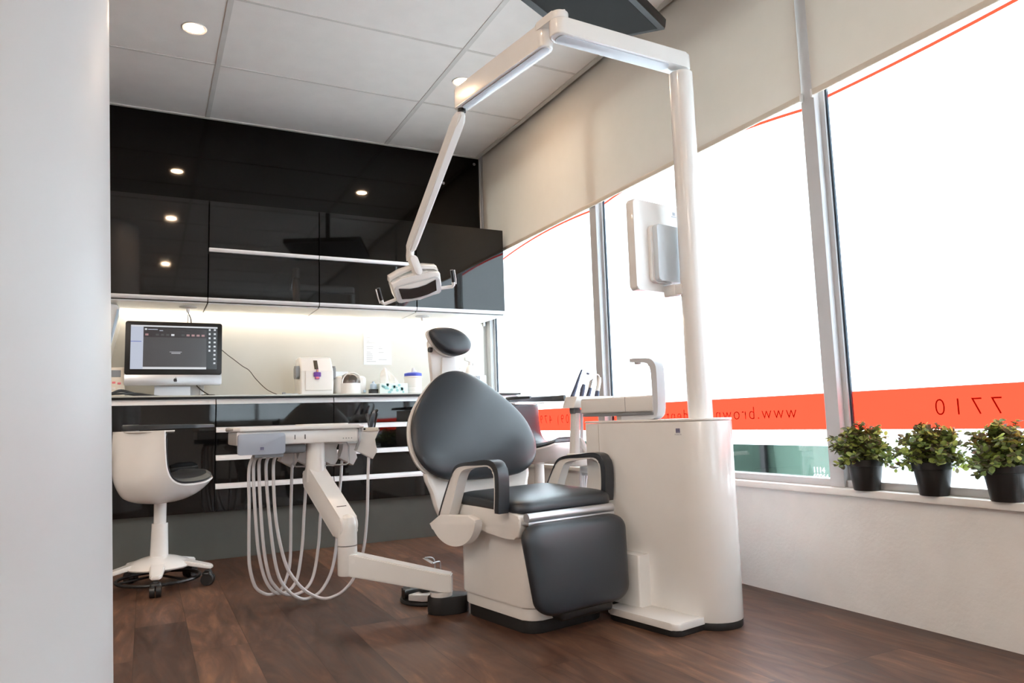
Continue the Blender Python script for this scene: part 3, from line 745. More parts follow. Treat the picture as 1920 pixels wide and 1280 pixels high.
bm = new(); pillow(bm, rrect(1.550, 2.016, 2.040, 2.475, 0.06, 8), seatmap, 0.043, 0.024, 10, 3.4); obj('seat_cushion', bm, M['leather'], t, 50)
bm = new(); cyl(bm, (1.562, 2.022, 0.411), (1.972, 2.022, 0.411), 0.017, None, 20); box(bm, 1.560, 1.975, 2.008, 2.06, 0.386, 0.398, 0.003)
obj('front_rail', bm, M['alu'], t)
# leg rest
lo = []
for a, b in rrect(0, 1, 0, 1, 0.17, 8): lo.append((a, b))
def legmap(a, b, h):
    z = 0.088 + 0.306*b
    wl = 1.549 + (1.513-1.549)*b; wr = 1.976 + (2.006-1.976)*b
    return (wl + (wr-wl)*a, 1.965 + 0.035*b - h, z)
bm = new(); pillow(bm, lo, legmap, 0.040, 0.022, 10, 3.6); obj('leg_rest', bm, M['leather'], t, 50)
bm = new(); prism(bm, [(1.985, 0.10), (2.03, 0.38), (2.055, 0.38), (2.01, 0.10)], 'x', 1.60, 1.94, 0.006); box(bm, 1.66, 1.91, 1.965, 2.03, 0.055, 0.10, 0.015, 3); obj('leg_rest_bracket', bm, M['blackp'], t)
# armrests
def arm(uc, side):
    out_ = cat([(2.103, 0.425, 0), (2.096, 0.50, 0), (2.098, 0.565, 0), (2.118, 0.600, 0), (2.165, 0.612, 0), (2.26, 0.604, 0), (2.345, 0.594, 0), (2.392, 0.575, 0), (2.43, 0.525, 0), (2.475, 0.455, 0), (2.515, 0.385, 0)], 5)
    inn_ = cat([(2.135, 0.425, 0), (2.128, 0.50, 0), (2.130, 0.555, 0), (2.142, 0.577, 0), (2.172, 0.588, 0), (2.25, 0.582, 0), (2.32, 0.572, 0), (2.352, 0.552, 0), (2.378, 0.505, 0), (2.410, 0.44, 0), (2.440, 0.385, 0)], 5)
    n = len(out_)
    mid = []; pad_out = []
    for i in range(n):
        f = i/(n-1)
        th = 0.78 if f < 0.45 else max(0.10, 0.78 - (f-0.45)*2.2)
        mid.append(out_[i].lerp(inn_[i], th))
    bm = new(); w = 0.021
    poly = [(p.x, p.y) for p in mid] + [(p.x, p.y) for p in inn_[::-1]]
    prism(bm, poly, 'x', uc-w, uc+w, 0.003); a = obj('armrest', bm, M['white'], t)
    bm = new(); poly = [(p.x, p.y) for p in out_] + [(p.x, p.y) for p in mid[::-1]]
    prism(bm, poly, 'x', uc-w-0.002, uc+w+0.002, 0.004); obj('arm_pad', bm, M['leather'], a)
arm(1.524, -1); arm(2.042, 1)
# pivot covers under the armrests
for uc, s in ((1.535, -1), (2.031, 1)):
    c = (2.415, 0.392); R = 0.118
    arcp = [(c[0]+R*1.28*math.cos(math.radians(k)), c[1]+R*math.sin(math.radians(k))) for k in range(205, 352, 7)]
    poly = [(2.582, 0.345)][::-1] + [] 
    arcp = [(c[0] + 0.165*math.cos(a), c[1] + 0.112*math.sin(a)) for a in [math.radians(k) for k in range(-18, -181, -6)]]
    poly = [(2.588, 0.348)] + arcp[2:] + [(2.30, 0.405), (2.50, 0.392)]
    bm = new(); prism(bm, poly, 'x', uc+s*0.035, uc+s*0.002, 0.006, 3); obj('pivot_cover', bm, M['white'], t)
# backrest
hw = [(0.506, 0.10), (0.512, 0.165), (0.522, 0.21), (0.545, 0.258), (0.585, 0.298), (0.64, 0.318), (0.70, 0.316), (0.76, 0.298), (0.82, 0.258), (0.88, 0.200), (0.93, 0.142), (0.962, 0.092), (0.980, 0.045)]
egg = [(UC+w, z) for z, w in hw] + [(UC, 0.986)] + [(UC-w, z) for z, w in hw[::-1]] + [(UC, 0.504)]
egg = cat2(egg, 3)
def backmap(off):
    def f(a, b, h):
        q = b-0.50; cur = 0.28*(a-UC)**2
        return (a, 2.602 + 0.436*q - (h-off)*0.917 - cur + 0.02*math.sin(q*6)*0, b + (h-off)*0.40*0.6)
    return f
bm = new(); pillow(bm, egg, backmap(0.0), 0.060, 0.018, 12, 2.15); obj('backrest_cushion', bm, M['leather'], t, 50)
egg2 = [(UC + (a-UC)*1.004, 0.72 + (b-0.72)*1.002) for a, b in egg]
bm = new(); pillow(bm, egg2, backmap(0.030), 0.012, 0.05, 8, 3.0); obj('backrest_shell', bm, M['white'], t, 50)
bm = new()
lowr = cat2([(1.532, 0.56), (1.538, 0.46), (1.556, 0.38), (1.60, 0.325), (1.70, 0.31), (UC, 0.308), (1.866, 0.31), (1.966, 0.325), (2.01, 0.38), (2.028, 0.46), (2.034, 0.56), (UC, 0.60)], 4)
pillow(bm, lowr, lambda a, b, h: (a, 2.655 + 0.30*(b-0.45) - h - 0.55*(a-UC)**2, b), 0.030, 0.030, 7, 5.0); obj('lower_back_shell', bm, M['white'], t, 50)
# headrest
hd = [(1.674, 1.172), (1.719, 1.186), (1.792, 1.188), (1.846, 1.170), (1.876, 1.138), (1.881, 1.108), (1.862, 1.078), (1.82, 1.061), (1.774, 1.056), (1.725, 1.072), (1.693, 1.102), (1.672, 1.143)]
hd = cat2(hd, 4)
bm = new(); pillow(bm, hd, lambda a, b, h: (a, 2.815 + 0.35*(b-1.05) - h - 0.8*(a-1.777)**2, b + 0.25*h), 0.040, 0.022, 9, 2.6); h_ = obj('headrest', bm, M['leather'], t, 50)
hd2 = [(1.777 + (a-1.777)*1.0, 1.122 + (b-1.122)*1.0) for a, b in hd]
bm = new(); pillow(bm, hd2, lambda a, b, h: (a, 2.842 + 0.35*(b-1.05) - h - 0.8*(a-1.777)**2, b + 0.25*h), 0.008, 0.030, 7, 3.0); obj('headrest_shell', bm, M['white'], h_, 50)
bm = new(); prism(bm, [(1.700, 0.93), (1.855, 0.93), (1.840, 1.03), (1.825, 1.13), (1.70, 1.16), (1.682, 1.12)], 'y', 2.868, 2.895, 0.006, 2); obj('headrest_post', bm, M['white'], t)
bm = new(); prism(bm, [(1.738, 0.955), (1.822, 0.955), (1.812, 1.052), (1.745, 1.052)], 'y', 2.855, 2.868, 0.003); obj('post_cover', bm, M['whitem'], t)
bm = new(); cyl(bm, (1.676, 2.86, 1.085), (1.690, 2.86, 1.085), 0.012, None, 14); obj('release_knob', bm, M['blackp'], t)

# ================================================================== water unit beside the chair
CU, CV, CR = 2.190, 1.750, 0.110
def stadium(r, v0, v1, n=16):
    p = [(CU + r*math.cos(math.radians(a)), v0 + r*math.sin(math.radians(a))) for a in [180 + 180*k/n for k in range(n+1)]]
    return p + [(CU+r, v1), (CU-r, v1)]
t = thing('water_unit', 'tall white rounded water unit with a cup filler spout, right of the dental chair', 'dental unit', (CU, 1.95, 0), A10)
bm = new(); prism(bm, stadium(CR-0.002, CV, 2.26), 'z', 0.0, 0.026, 0.003); prism(bm, rrect(1.950, 2.12, 1.712, 2.045, 0.03), 'z', 0.0, 0.022, 0.003); obj('plinth', bm, M['blackm'], t)
bm = new(); prism(bm, stadium(CR, CV, 2.265), 'z', 0.026, 0.728, 0.002); b = obj('cabinet', bm, M['white'], t)
bm = new(); box(bm, CU-CR-0.0008, CU-CR+0.004, 2.186, 2.1885, 0.04, 0.724); obj('panel_seam', bm, pbr('seam_grey', (196, 192, 187), 0.5), b)
bm = new(); prism(bm, stadium(CR+0.002, CV, 2.267), 'z', 0.729, 0.738, 0.003); obj('top_plate', bm, M['white'], t)
bm = new(); prism(bm, rrect(1.945, 2.12, 1.706, 2.050, 0.025), 'z', 0.022, 0.046, 0.005); obj('foot_plate', bm, M['white'], t)
bm = new(); prism(bm, rrect(2.022, 2.10, 1.942, 2.25, 0.008), 'z', 0.046, 0.234, 0.003); obj('step_box', bm, M['white'], t)
def emblem(parent, M4, s=1.0):
    bm = new()
    for k in range(4): box(bm, -0.010+0.0052*k, -0.0066+0.0052*k, -0.008, 0.008, 0, 0.0006)
    box(bm, -0.010, 0.009, 0.0062, 0.0082, 0, 0.0006); box(bm, -0.010, 0.009, -0.001, 0.0008, 0, 0.0006)
    tx = text_bm('MORITA', 0.0085, Matrix.Identity(4))
    c = (min(v.co.x for v in tx.verts)+max(v.co.x for v in tx.verts))/2
    move(tx, Matrix.Translation((-c, -0.0165, 0.0004))); merge(bm, tx, 1)
    move(bm, M4 @ Matrix.Scale(s, 4)); return obj('emblem', bm, [M['ink'], M['inkgrey']], parent)
emblem(b, Matrix(((0, 0, -1, CU-CR-0.0004), (-1, 0, 0, 1.768), (0, 1, 0, 0.695), (0, 0, 0, 1))))
# basin block and spout
bm = new(); prism(bm, [(2.10, 1.905), (2.145, 1.905), (2.225, 1.985), (2.285, 2.06), (2.295, 2.10), (2.295, 2.31), (2.27, 2.335), (2.125, 2.335), (2.10, 2.31)], 'z', 0.768, 0.833, 0.010, 3); b = obj('basin_housing', bm, M['white'], t)
bm = new(); box(bm, 2.0994, 2.11, 2.048, 2.050, 0.772, 0.830); obj('housing_seam', bm, M['inkgrey'], b)
bm = new(); prism(bm, [(2.10, 1.905), (2.145, 1.905), (2.225, 1.985), (2.285, 2.06), (2.295, 2.10), (2.295, 2.30), (2.10, 2.30)], 'z', 0.756, 0.768, 0.002); obj('housing_base', bm, M['midgrey'], t)
bm = new(); prism(bm, [(2.12, 1.93), (2.15, 1.935), (2.235, 2.03), (2.235, 2.12), (2.12, 2.12)], 'z', 0.738, 0.757); obj('housing_foot', bm, M['whitem'], t)
bm = new()
oc = cat([(2.08, 0.737, 0), (1.96, 0.738, 0), (1.905, 0.742, 0), (1.885, 0.765, 0), (1.880, 0.82, 0), (1.880, 0.90, 0), (1.884, 0.945, 0), (1.905, 0.970, 0), (1.94, 0.978, 0), (2.02, 0.982, 0)], 5)
ic = cat([(2.08, 0.757, 0), (1.965, 0.757, 0), (1.925, 0.760, 0), (1.912, 0.775, 0), (1.908, 0.82, 0), (1.908, 0.89, 0), (1.911, 0.930, 0), (1.922, 0.952, 0), (1.95, 0.961, 0), (2.02, 0.968, 0)], 5)
prism(bm, [(p.x, p.y) for p in oc] + [(p.x, p.y) for p in ic[::-1]], 'x', 2.105, 2.150, 0.004); f = obj('spout', bm, pbr('silver_grey_plastic', (206, 210, 216), 0.3), t)
bm = new(); cyl(bm, (2.1275, 1.995, 0.958), (2.1275, 1.995, 0.968), 0.012, 0.014, 16); obj('nozzle', bm, M['whitem'], f)

# ================================================================== lamp on its pole
t = thing('operating_lamp', 'white dental operating lamp on a tall pole with three jointed arms', 'dental lamp', (CU, CV, 0.738), A10)
bm = new(); cyl(bm, (CU, CV, 0.738), (CU, CV, 2.085), 0.0455, 0.0455, 40); obj('pole', bm, M['white'], t)
bm = new(); cyl(bm, (CU, CV, 1.198), (CU, CV, 1.290), 0.0462, None, 40); obj('pole_collar', bm, M['white'], t)
def beam(p0, p1, w, h, r, ext0=0, ext1=0, bev=0.006):
    """Box arm with rounded ends along p0->p1 (horizontal or sloping)."""
    p0, p1 = Vector(p0), Vector(p1); d = (p1-p0); Ln = d.length; d.normalize()
    x = Vector((0, 0, 1)).cross(d).normalized(); up = d.cross(x)
    bm = new(); prism(bm, rrect(-ext0, Ln+ext1, -w/2, w/2, min(r, w/2-0.001), 8), 'z', -h/2, h/2, bev, 3)
    R = Matrix((d, x, up)).transposed().to_4x4(); R.translation = p0
    move(bm, R); return bm
el = (1.630, 1.826)
bm = beam((CU, CV, 2.130), (el[0], el[1], 2.130), 0.074, 0.062, 0.036, 0.038, 0.036); a1 = obj('lower_arm', bm, M['white'], t)
bm = beam((CU-0.07, CV+0.01, 2.098), (el[0]+0.01, el[1], 2.098), 0.055, 0.006, 0.02, 0, 0.02, 0.002); obj('underside_cover', bm, M['greyp'], a1)
bm = new(); cyl(bm, (el[0], el[1], 2.10), (el[0], el[1], 2.19), 0.030, None, 28); obj('elbow_pin', bm, M['white'], t)
e2 = (1.650, 2.500)
bm = beam((el[0], el[1], 2.176), (el[0]+0.003, el[1]+0.10, 2.176), 0.068, 0.030, 0.033, 0.034, 0.02); obj('elbow_cap', bm, M['white'], t)
bm = beam((el[0]+0.001, el[1]+0.05, 2.138), (e2[0], e2[1], 2.138), 0.062, 0.088, 0.03, -0.008, 0.030); a2 = obj('upper_arm', bm, M['white'], t)
bm = beam((el[0]+0.001, el[1]+0.07, 2.093), (e2[0], e2[1]-0.02, 2.093), 0.034, 0.006, 0.016, 0, 0, 0.002); obj('underside_cover', bm, M['greyp'], a2)
bm = new(); cyl(bm, (e2[0], e2[1], 2.080), (e2[0], e2[1], 2.094), 0.018, None, 20); obj('arm_joint', bm, M['blackp'], t)
# the drop arm and head are described in room coordinates, then turned into u, v
c10, s10 = math.cos(A10), math.sin(A10)
def uv(x, y, z): return Vector((c10*x + s10*y, -s10*x + c10*y, z))
p0 = Vector((e2[0], e2[1], 2.085)); p1 = uv(1.113, 3.235, 1.575)
d = (p1-p0); Ln = d.length; d.normalize(); x = d.cross(Vector((0, 0, 1))).normalized(); up = x.cross(d)
bm = new()
sec = [(-0.031, 0.004), (-0.012, 0.032), (0.018, 0.028), (0.031, -0.006), (0.016, -0.032), (-0.016, -0.028)]
rings = []
for s, k in ((0.0, 0.35), (0.012, 0.72), (0.035, 0.97), (0.07, 1.0), (Ln-0.06, 0.94), (Ln-0.02, 0.86), (Ln+0.005, 0.55), (Ln+0.012, 0.2)):
    rings.append([bm.verts.new(p0 + d*s + x*(a*k) + up*(b*k)) for a, b in sec])
for a, b in zip(rings, rings[1:]):
    for i in range(6): bm.faces.new((a[i], a[(i+1) % 6], b[(i+1) % 6], b[i]))
bm.faces.new(rings[0][::-1]); bm.faces.new(rings[-1])
bmesh.ops.bevel(bm, geom=[e for e in bm.edges if abs((e.verts[0].co-e.verts[1].co).normalized().dot(d)) > 0.9 and e.calc_length() > 0.02], offset=0.006, segments=3, affect='EDGES')
obj('drop_arm', bm, M['white'], t, 40)
bm = new(); tube(bm, [p1 - d*0.01, uv(1.117, 3.245, 1.552), uv(1.120, 3.25, 1.528)], 0.019, 18); obj('head_pivot', bm, M['white'], t)
bm = new()
# fork joint: flat tapering bar from pivot to head
ja, jb = Vector((1.119, 3.25, 1.535)), Vector((1.150, 3.25, 1.455))
prism(bm, rrect(-0.019, 0.019, -0.012, 0.085, 0.017, 6), 'y', -0.020, 0.020, 0.004)
ang = math.atan2(0.031, 0.080)
move(bm, Matrix.Translation((1.119, 3.215, 1.532)) @ Matrix.Rotation(PI - ang, 4, 'Y') @ Matrix.Identity(4))
move(bm, Matrix.Rotation(-A10, 4, 'Z')); j = obj('fork_joint', bm, M['whitem'], t)
# head: local axes X width, Y front->back, Z up; then placed
HM = Matrix.Translation((1.152, 3.25, 1.398)) @ Matrix.Rotation(math.radians(-15.5), 4, 'Y') @ Matrix.Rotation(math.radians(-12), 4, 'Z') @ Matrix.Rotation(math.radians(22), 4, 'X')
def headpart(name, bm, m, parent, sharp=35):
    move(bm, HM); move(bm, Matrix.Rotation(-A10, 4, 'Z')); return obj(name, bm, m, parent, sharp)
bm = new()
prof = [(-0.118, -0.010), (-0.108, -0.040), (-0.06, -0.052), (0, -0.055), (0.06, -0.052), (0.108, -0.040), (0.118, -0.010), (0.122, 0.045), (0.118, 0.055), (0.07, 0.066), (0, 0.070), (-0.07, 0.066), (-0.118, 0.055), (-0.122, 0.045)]
prism(bm, prof, 'y', -0.02, 0.055, 0.010, 3); hb = headpart('lamp_head', bm, M['white'], t)
bm = new(); prism(bm, [(-0.122, 0.055), (-0.117, 0.078), (-0.06, 0.096), (0, 0.101), (0.06, 0.096), (0.117, 0.078), (0.122, 0.055), (0.112, 0.055), (0.106, 0.070), (0.05, 0.085), (0, 0.089), (-0.05, 0.085), (-0.106, 0.070), (-0.112, 0.055)], 'y', 0.012, 0.07, 0.004); headpart('top_hoop', bm, M['white'], hb)
bm = new(); prism(bm, [(-0.11, 0.050), (-0.06, 0.070), (0, 0.075), (0.06, 0.070), (0.11, 0.050)], 'y', 0.0, 0.05, 0.005); headpart('top_housing', bm, M['whitem'], hb)
bm = new(); prism(bm, rrect(-0.110, 0.110, -0.046, 0.040, 0.016, 5), 'y', -0.026, -0.018, 0.004); headpart('front_bezel', bm, pbr('bezel_grey', (196, 196, 198), 0.3), hb)
bm = new(); prism(bm, [(-0.092, 0.026), (-0.086, -0.028), (-0.04, -0.037), (0, -0.039), (0.04, -0.037), (0.086, -0.028), (0.092, 0.026), (0.04, 0.012), (0, 0.009), (-0.04, 0.012)], 'y', -0.0285, -0.0255); headpart('reflector', bm, M['mirror'], hb)
bm = new(); prism(bm, [(-0.092, 0.029), (-0.04, 0.015), (0, 0.012), (0.04, 0.015), (0.092, 0.029), (0.085, 0.034), (-0.085, 0.034)], 'y', -0.0285, -0.0255); headpart('upper_lens', bm, M['white'], hb)
for s in (-1, 1):
    bm = new(); tube(bm, [(s*0.112, 0.0, -0.030), (s*0.150, -0.002, -0.034), (s*0.170, -0.004, -0.036), (s*0.178, -0.006, -0.028), (s*0.180, -0.008, 0.0)], 0.0085, 12); hh = headpart('handle', bm, M['white'], hb)
    bm = new(); cyl(bm, (s*0.180, -0.008, -0.012), (s*0.182, -0.010, 0.048), 0.0095, 0.0085, 16); headpart('grip', bm, M['blackp'], hh)
    bm = new(); tube(bm, [(s*0.190, -0.008, -0.026), (s*0.193, -0.012, 0.0), (s*0.194, -0.014, 0.046)], 0.003, 8); headpart('grip_trim', bm, M['whitem'], hh)

# ------------------------------------------------------------------ monitor on the pole
t = thing('monitor', 'white flat monitor seen from behind, mounted on the lamp pole', 'monitor', (2.12, 1.86, 1.22), A10)
bm = new(); prism(bm, rrect(1.988, 2.330, 1.226, 1.578, 0.012, 5), 'y', 1.848, 1.885, 0.006, 3); b = obj('back_cover', bm, M['white'], t)
bm = new(); box(bm, 2.0, 2.318, 1.8852, 1.8866, 1.238, 1.566); obj('screen', bm, M['black_ink'], t)
bm = new(); prism(bm, rrect(2.060, 2.28, 1.258, 1.482, 0.02, 5), 'y', 1.832, 1.849, 0.004); obj('mount_plate', bm, M['whitem'], t)
bm = new(); prism(bm, rrect(2.072, 2.262, 1.262, 1.482, 0.012, 5), 'y', 1.810, 1.833, 0.005, 3); obj('rear_cover', bm, pbr('pale_silver_cover', (204, 212, 218), 0.25), t)
bm = new(); box(bm, 2.135, 2.172, 1.795, 1.85, 1.205, 1.25, 0.006); box(bm, 2.14, 2.20, 1.765, 1.80, 1.208, 1.248, 0.005); obj('bracket', bm, M['white'], t)
bm = new(); box(bm, 2.205, 2.235, 1.8472, 1.8482, 1.535, 1.540); box(bm, 2.212, 2.228, 1.8472, 1.8482, 1.543, 1.556); obj('faint_mark', bm, M['inkgrey'], b)

# ================================================================== delivery table on its swing arm (room axes)
t = thing('delivery_table', 'white instrument table on a jointed arm with five looping hoses', 'dental table', (1.065, 2.78, 0))
bm = new(); poly = rrect(-0.05, 0.115, -0.05, 0.05, 0.048, 8); prism(bm, poly, 'z', 0, 0.068, 0.006)
move(bm, Matrix.Translation((1.065, 2.79, 0)) @ Matrix.Rotation(math.radians(-8), 4, 'Z')); obj('pivot_foot', bm, M['blackm'], t)
bm = new(); cyl(bm, (1.068, 2.785, 0.068), (1.068, 2.785, 0.085), 0.044, 0.046, 32); obj('foot_collar', bm, M['white'], t)
K = Vector((0.735, 2.955)); P = Vector((1.072, 2.780))
d2 = (P-K).normalized(); nx = Vector((-d2.y, d2.x))
bm = new()
def armring(s, z0, z1, w):
    c = K + d2*s
    return [bm.verts.new((c.x - nx.x*w, c.y - nx.y*w, z0)), bm.verts.new((c.x + nx.x*w, c.y + nx.y*w, z0)), bm.verts.new((c.x + nx.x*w, c.y + nx.y*w, z1)), bm.verts.new((c.x - nx.x*w, c.y - nx.y*w, z1))]
LL = (P-K).length
rr = [armring(0.0, 0.160, 0.243, 0.036), armring(0.02, 0.156, 0.245, 0.036), armring(LL, 0.086, 0.160, 0.036), armring(LL+0.038, 0.082, 0.152, 0.034)]
for a, b in zip(rr, rr[1:]):
    for i in range(4): bm.faces.new((a[i], a[(i+1) % 4], b[(i+1) % 4], b[i]))
bm.faces.new(rr[0][::-1]); bm.faces.new(rr[-1])
bmesh.ops.bevel(bm, geom=bm.edges[:], offset=0.004, segments=2, affect='EDGES')
la = obj('lower_arm', bm, M['white'], t)
bm = new(); c = K + d2*0.03 - nx*0.0362; cyl(bm, (c.x, c.y, 0.215), (c.x - nx.x*0.0012, c.y - nx.y*0.0012, 0.215), 0.008, None, 18)
obj('screw_cover', bm, M['whitem'], la)
bm = new(); lathe(bm, [(0, 0.158), (0.037, 0.158), (0.039, 0.163), (0.039, 0.272), (0, 0.272)], (K.x, K.y, 0), 32); obj('knuckle_base', bm, M['white'], t)
bm = new(); lathe(bm, [(0, 0.276), (0.039, 0.276), (0.039, 0.34), (0.037, 0.365), (0.030, 0.384), (0.018, 0.393), (0, 0.396)], (K.x, K.y, 0), 32); obj('knuckle', bm, M['white'], t)
Q = Vector((0.662, 3.215))
a0, b0 = Vector((K.x, K.y, 0.338)), Vector((Q.x, Q.y, 0.532))
d = (b0-a0); Ln = d.length; d.normalize(); x = d.cross(Vector((0, 0, 1))).normalized(); up = x.cross(d)
bm = new(); prism(bm, rrect(-0.02, Ln+0.045, -0.050, 0.044, 0.040, 8), 'y', -0.038, 0.038, 0.008, 3)
R = Matrix((d, -x, up)).transposed().to_4x4(); R.translation = a0
move(bm, R); ua = obj('upper_arm', bm, M['white'], t)
bm = new(); box(bm, 0.085, 0.089, -0.022, 0.022, 0.0436, 0.0446); move(bm, R); obj('vent_slot', bm, M['blackp'], ua)
bm = new(); cyl(bm, (Q.x, Q.y, 0.515), (Q.x, Q.y, 0.69), 0.0405, 0.0385, 36); obj('post', bm, M['white'], t)
# console
bm = new(); prism(bm, [(0.335, 3.16), (0.55, 3.152), (0.832, 3.165), (0.842, 3.18), (0.842, 3.50), (0.335, 3.50)], 'z', 0.681, 0.738, 0.006); con = obj('console', bm, M['white'], t)
bm = new(); prism(bm, [(0.322, 3.17), (0.345, 3.145), (0.55, 3.135), (0.84, 3.150), (0.868, 3.18), (0.868, 3.48), (0.84, 3.52), (0.345, 3.52), (0.322, 3.49)], 'z', 0.739, 0.757, 0.006, 3); obj('table_top', bm, M['white'], t)
bm = new(); prism(bm, rrect(0.62, 0.83, 3.28, 3.48, 0.03), 'z', 0.757, 0.763, 0.002); obj('tray_mat', bm, M['whitem'], t)
bm = new()
for x_ in (0.565, 0.607): box(bm, x_-0.0016, x_+0.0016, 3.1515, 3.158, 0.700, 0.719)
obj('slot', bm, M['blackp'], con)
bm = new()
for k in range(4): cyl(bm, (0.772+0.012*k, 3.1605, 0.697), (0.772+0.012*k, 3.163, 0.697), 0.0022, None, 8)
obj('indicator_dot', bm, M['midgrey'], con)
bm = new(); prism(bm, rrect(0.336, 0.520, 0.644, 0.729, 0.010, 5), 'y', 3.115, 3.150, 0.004, 2); cp = obj('control_panel', bm, pbr('blue_grey_panel', (160, 168, 182), 0.35), t)
emblem(cp, Matrix(((1, 0, 0, 0.428), (0, 0, -1, 3.1148), (0, 1, 0, 0.668), (0, 0, 0, 1))), 0.75)
bm = new(); box(bm, 0.40, 0.515, 3.125, 3.20, 0.630, 0.646, 0.004); obj('hose_outlet', bm, M['midgrey'], t)
# wire handles under the console
for pts in ([(0.688, 3.26, 0.68), (0.654, 3.262, 0.655), (0.654, 3.262, 0.585), (0.662, 3.262, 0.578), (0.72, 3.262, 0.578)],
            [(0.62, 3.27, 0.578), (0.812, 3.27, 0.578), (0.822, 3.27, 0.586), (0.822, 3.27, 0.66), (0.81, 3.27, 0.682)],
            [(0.58, 3.27, 0.68), (0.58, 3.27, 0.59), (0.59, 3.27, 0.580), (0.66, 3.27, 0.578)]):
    bm = new(); tube(bm, pts, 0.0035, 8); obj('wire_handle', bm, M['alu'], t)
# instrument holders
def holder(x, y, z, s, rot, m, name='instrument_holder'):
    pr = [(-0.040, 0.062), (0.050, 0.055), (0.020, 0.006), (0.036, -0.046), (0.014, -0.082), (-0.062, -0.040), (-0.038, 0.0)]
    bm = new(); prism(bm, [(a*s, b*s) for a, b in pr], 'y', -0.022*s, 0.022*s, 0.004, 2)
    move(bm, Matrix.Translation((x, y, z)) @ Matrix.Rotation(math.radians(rot), 4, 'Z')); return obj(name, bm, m, t)
h5 = holder(0.905, 3.24, 0.680, 1.0, 0, M['white'])
bm = new(); box(bm, 0.876, 0.945, 3.213, 3.219, 0.7225, 0.7395, 0.002); obj('holder_clip', bm, M['cream'], h5)
for x_ in (0.880, 0.948):
    bm = new(); cyl(bm, (x_, 3.2125, 0.733), (x_, 3.217, 0.733), 0.0045, None, 12); obj('rivet', bm, M['blackp'], h5)
for x_, y_, z_, s_, r_ in ((0.580, 3.36, 0.640, 0.85, 10), (0.655, 3.38, 0.64, 0.85, 10), (0.762, 3.38, 0.645, 0.95, 12), (0.850, 3.38, 0.645, 0.95, 12)):
    holder(x_, y_, z_, s_, r_, M['whitem'])
bm = new(); box(bm, 0.50, 0.90, 3.34, 3.42, 0.668, 0.683, 0.004); obj('holder_bar', bm, M['whitem'], t)
bm = new(); prism(bm, [(0.50, 3.20), (0.62, 3.20), (0.62, 3.30), (0.50, 3.30)], 'z', 0.640, 0.681, 0.012, 2); obj('underside_tray', bm, M['midgrey'], t)
# hoses: control panel outlet -> near the floor -> instrument holders
HOSES = [
 [(0.406, 3.19, 0.640), (0.389, 3.202, 0.582), (0.392, 3.213, 0.428), (0.394, 3.225, 0.275), (0.399, 3.236, 0.182), (0.421, 3.248, 0.102), (0.452, 3.259, 0.068), (0.489, 3.271, 0.053), (0.531, 3.282, 0.066), (0.559, 3.294, 0.117), (0.574, 3.305, 0.193), (0.578, 3.317, 0.404), (0.584, 3.328, 0.565), (0.59, 3.34, 0.590)],
 [(0.423, 3.19, 0.640), (0.406, 3.202, 0.581), (0.422, 3.215, 0.324), (0.439, 3.228, 0.204), (0.464, 3.24, 0.118), (0.501, 3.252, 0.065), (0.544, 3.265, 0.055), (0.582, 3.277, 0.076), (0.605, 3.29, 0.123), (0.624, 3.302, 0.241), (0.634, 3.315, 0.373), (0.642, 3.328, 0.452), (0.655, 3.36, 0.590)],
 [(0.438, 3.19, 0.640), (0.428, 3.202, 0.58), (0.447, 3.215, 0.296), (0.472, 3.228, 0.149), (0.504, 3.24, 0.087), (0.542, 3.252, 0.052), (0.585, 3.265, 0.041), (0.63, 3.277, 0.054), (0.669, 3.29, 0.105), (0.694, 3.302, 0.234), (0.705, 3.315, 0.35), (0.727, 3.335, 0.502), (0.733, 3.36, 0.590)],
 [(0.47, 3.19, 0.640), (0.456, 3.202, 0.578), (0.479, 3.213, 0.319), (0.509, 3.225, 0.146), (0.555, 3.236, 0.066), (0.608, 3.248, 0.025), (0.652, 3.259, 0.022), (0.697, 3.271, 0.041), (0.738, 3.282, 0.098), (0.763, 3.294, 0.174), (0.777, 3.305, 0.279), (0.789, 3.32, 0.415), (0.805, 3.345, 0.525), (0.815, 3.37, 0.590)],
 [(0.493, 3.19, 0.640), (0.484, 3.192, 0.577), (0.496, 3.194, 0.37), (0.532, 3.196, 0.198), (0.573, 3.199, 0.117), (0.625, 3.201, 0.059), (0.688, 3.203, 0.024), (0.736, 3.205, 0.025), (0.785, 3.207, 0.047), (0.83, 3.209, 0.099), (0.87, 3.214, 0.201), (0.889, 3.222, 0.334), (0.896, 3.228, 0.442), (0.901, 3.235, 0.552), (0.905, 3.24, 0.605)]]
M['hose'] = pbr('pale_grey_hose', (206, 204, 206), 0.35)
for hpts in HOSES:
    bm = new(); tube(bm, cat(hpts, 6), 0.0068, 10); obj('hose', bm, M['hose'], t, 60)
# hand mirror and clear cup in the right holder
tt = thing('hand_instrument', 'grey handpiece in a clear cup, standing in the right holder of the instrument table', 'instrument', (0.92, 3.24, 0.735))
bm = new(); tube(bm, [(0.912, 3.24, 0.735), (0.925, 3.24, 0.78), (0.932, 3.24, 0.803), (0.938, 3.24, 0.814)], [0.010, 0.010, 0.009, 0.007], 14); obj('grip', bm, M['midgrey'], tt)
bm = new(); cyl(bm, (0.936, 3.24, 0.806), (0.948, 3.236, 0.820), 0.008, 0.006, 14); obj('tip', bm, M['blackp'], tt)
bm = new(); lathe(bm, [(0.015, 0.0), (0.021, 0.03), (0.029, 0.066), (0.0282, 0.066), (0.020, 0.03), (0.014, 0.001)], (0.921, 3.24, 0.737), 24)
obj('clear_cup', bm, M['plastic_clear'], tt)

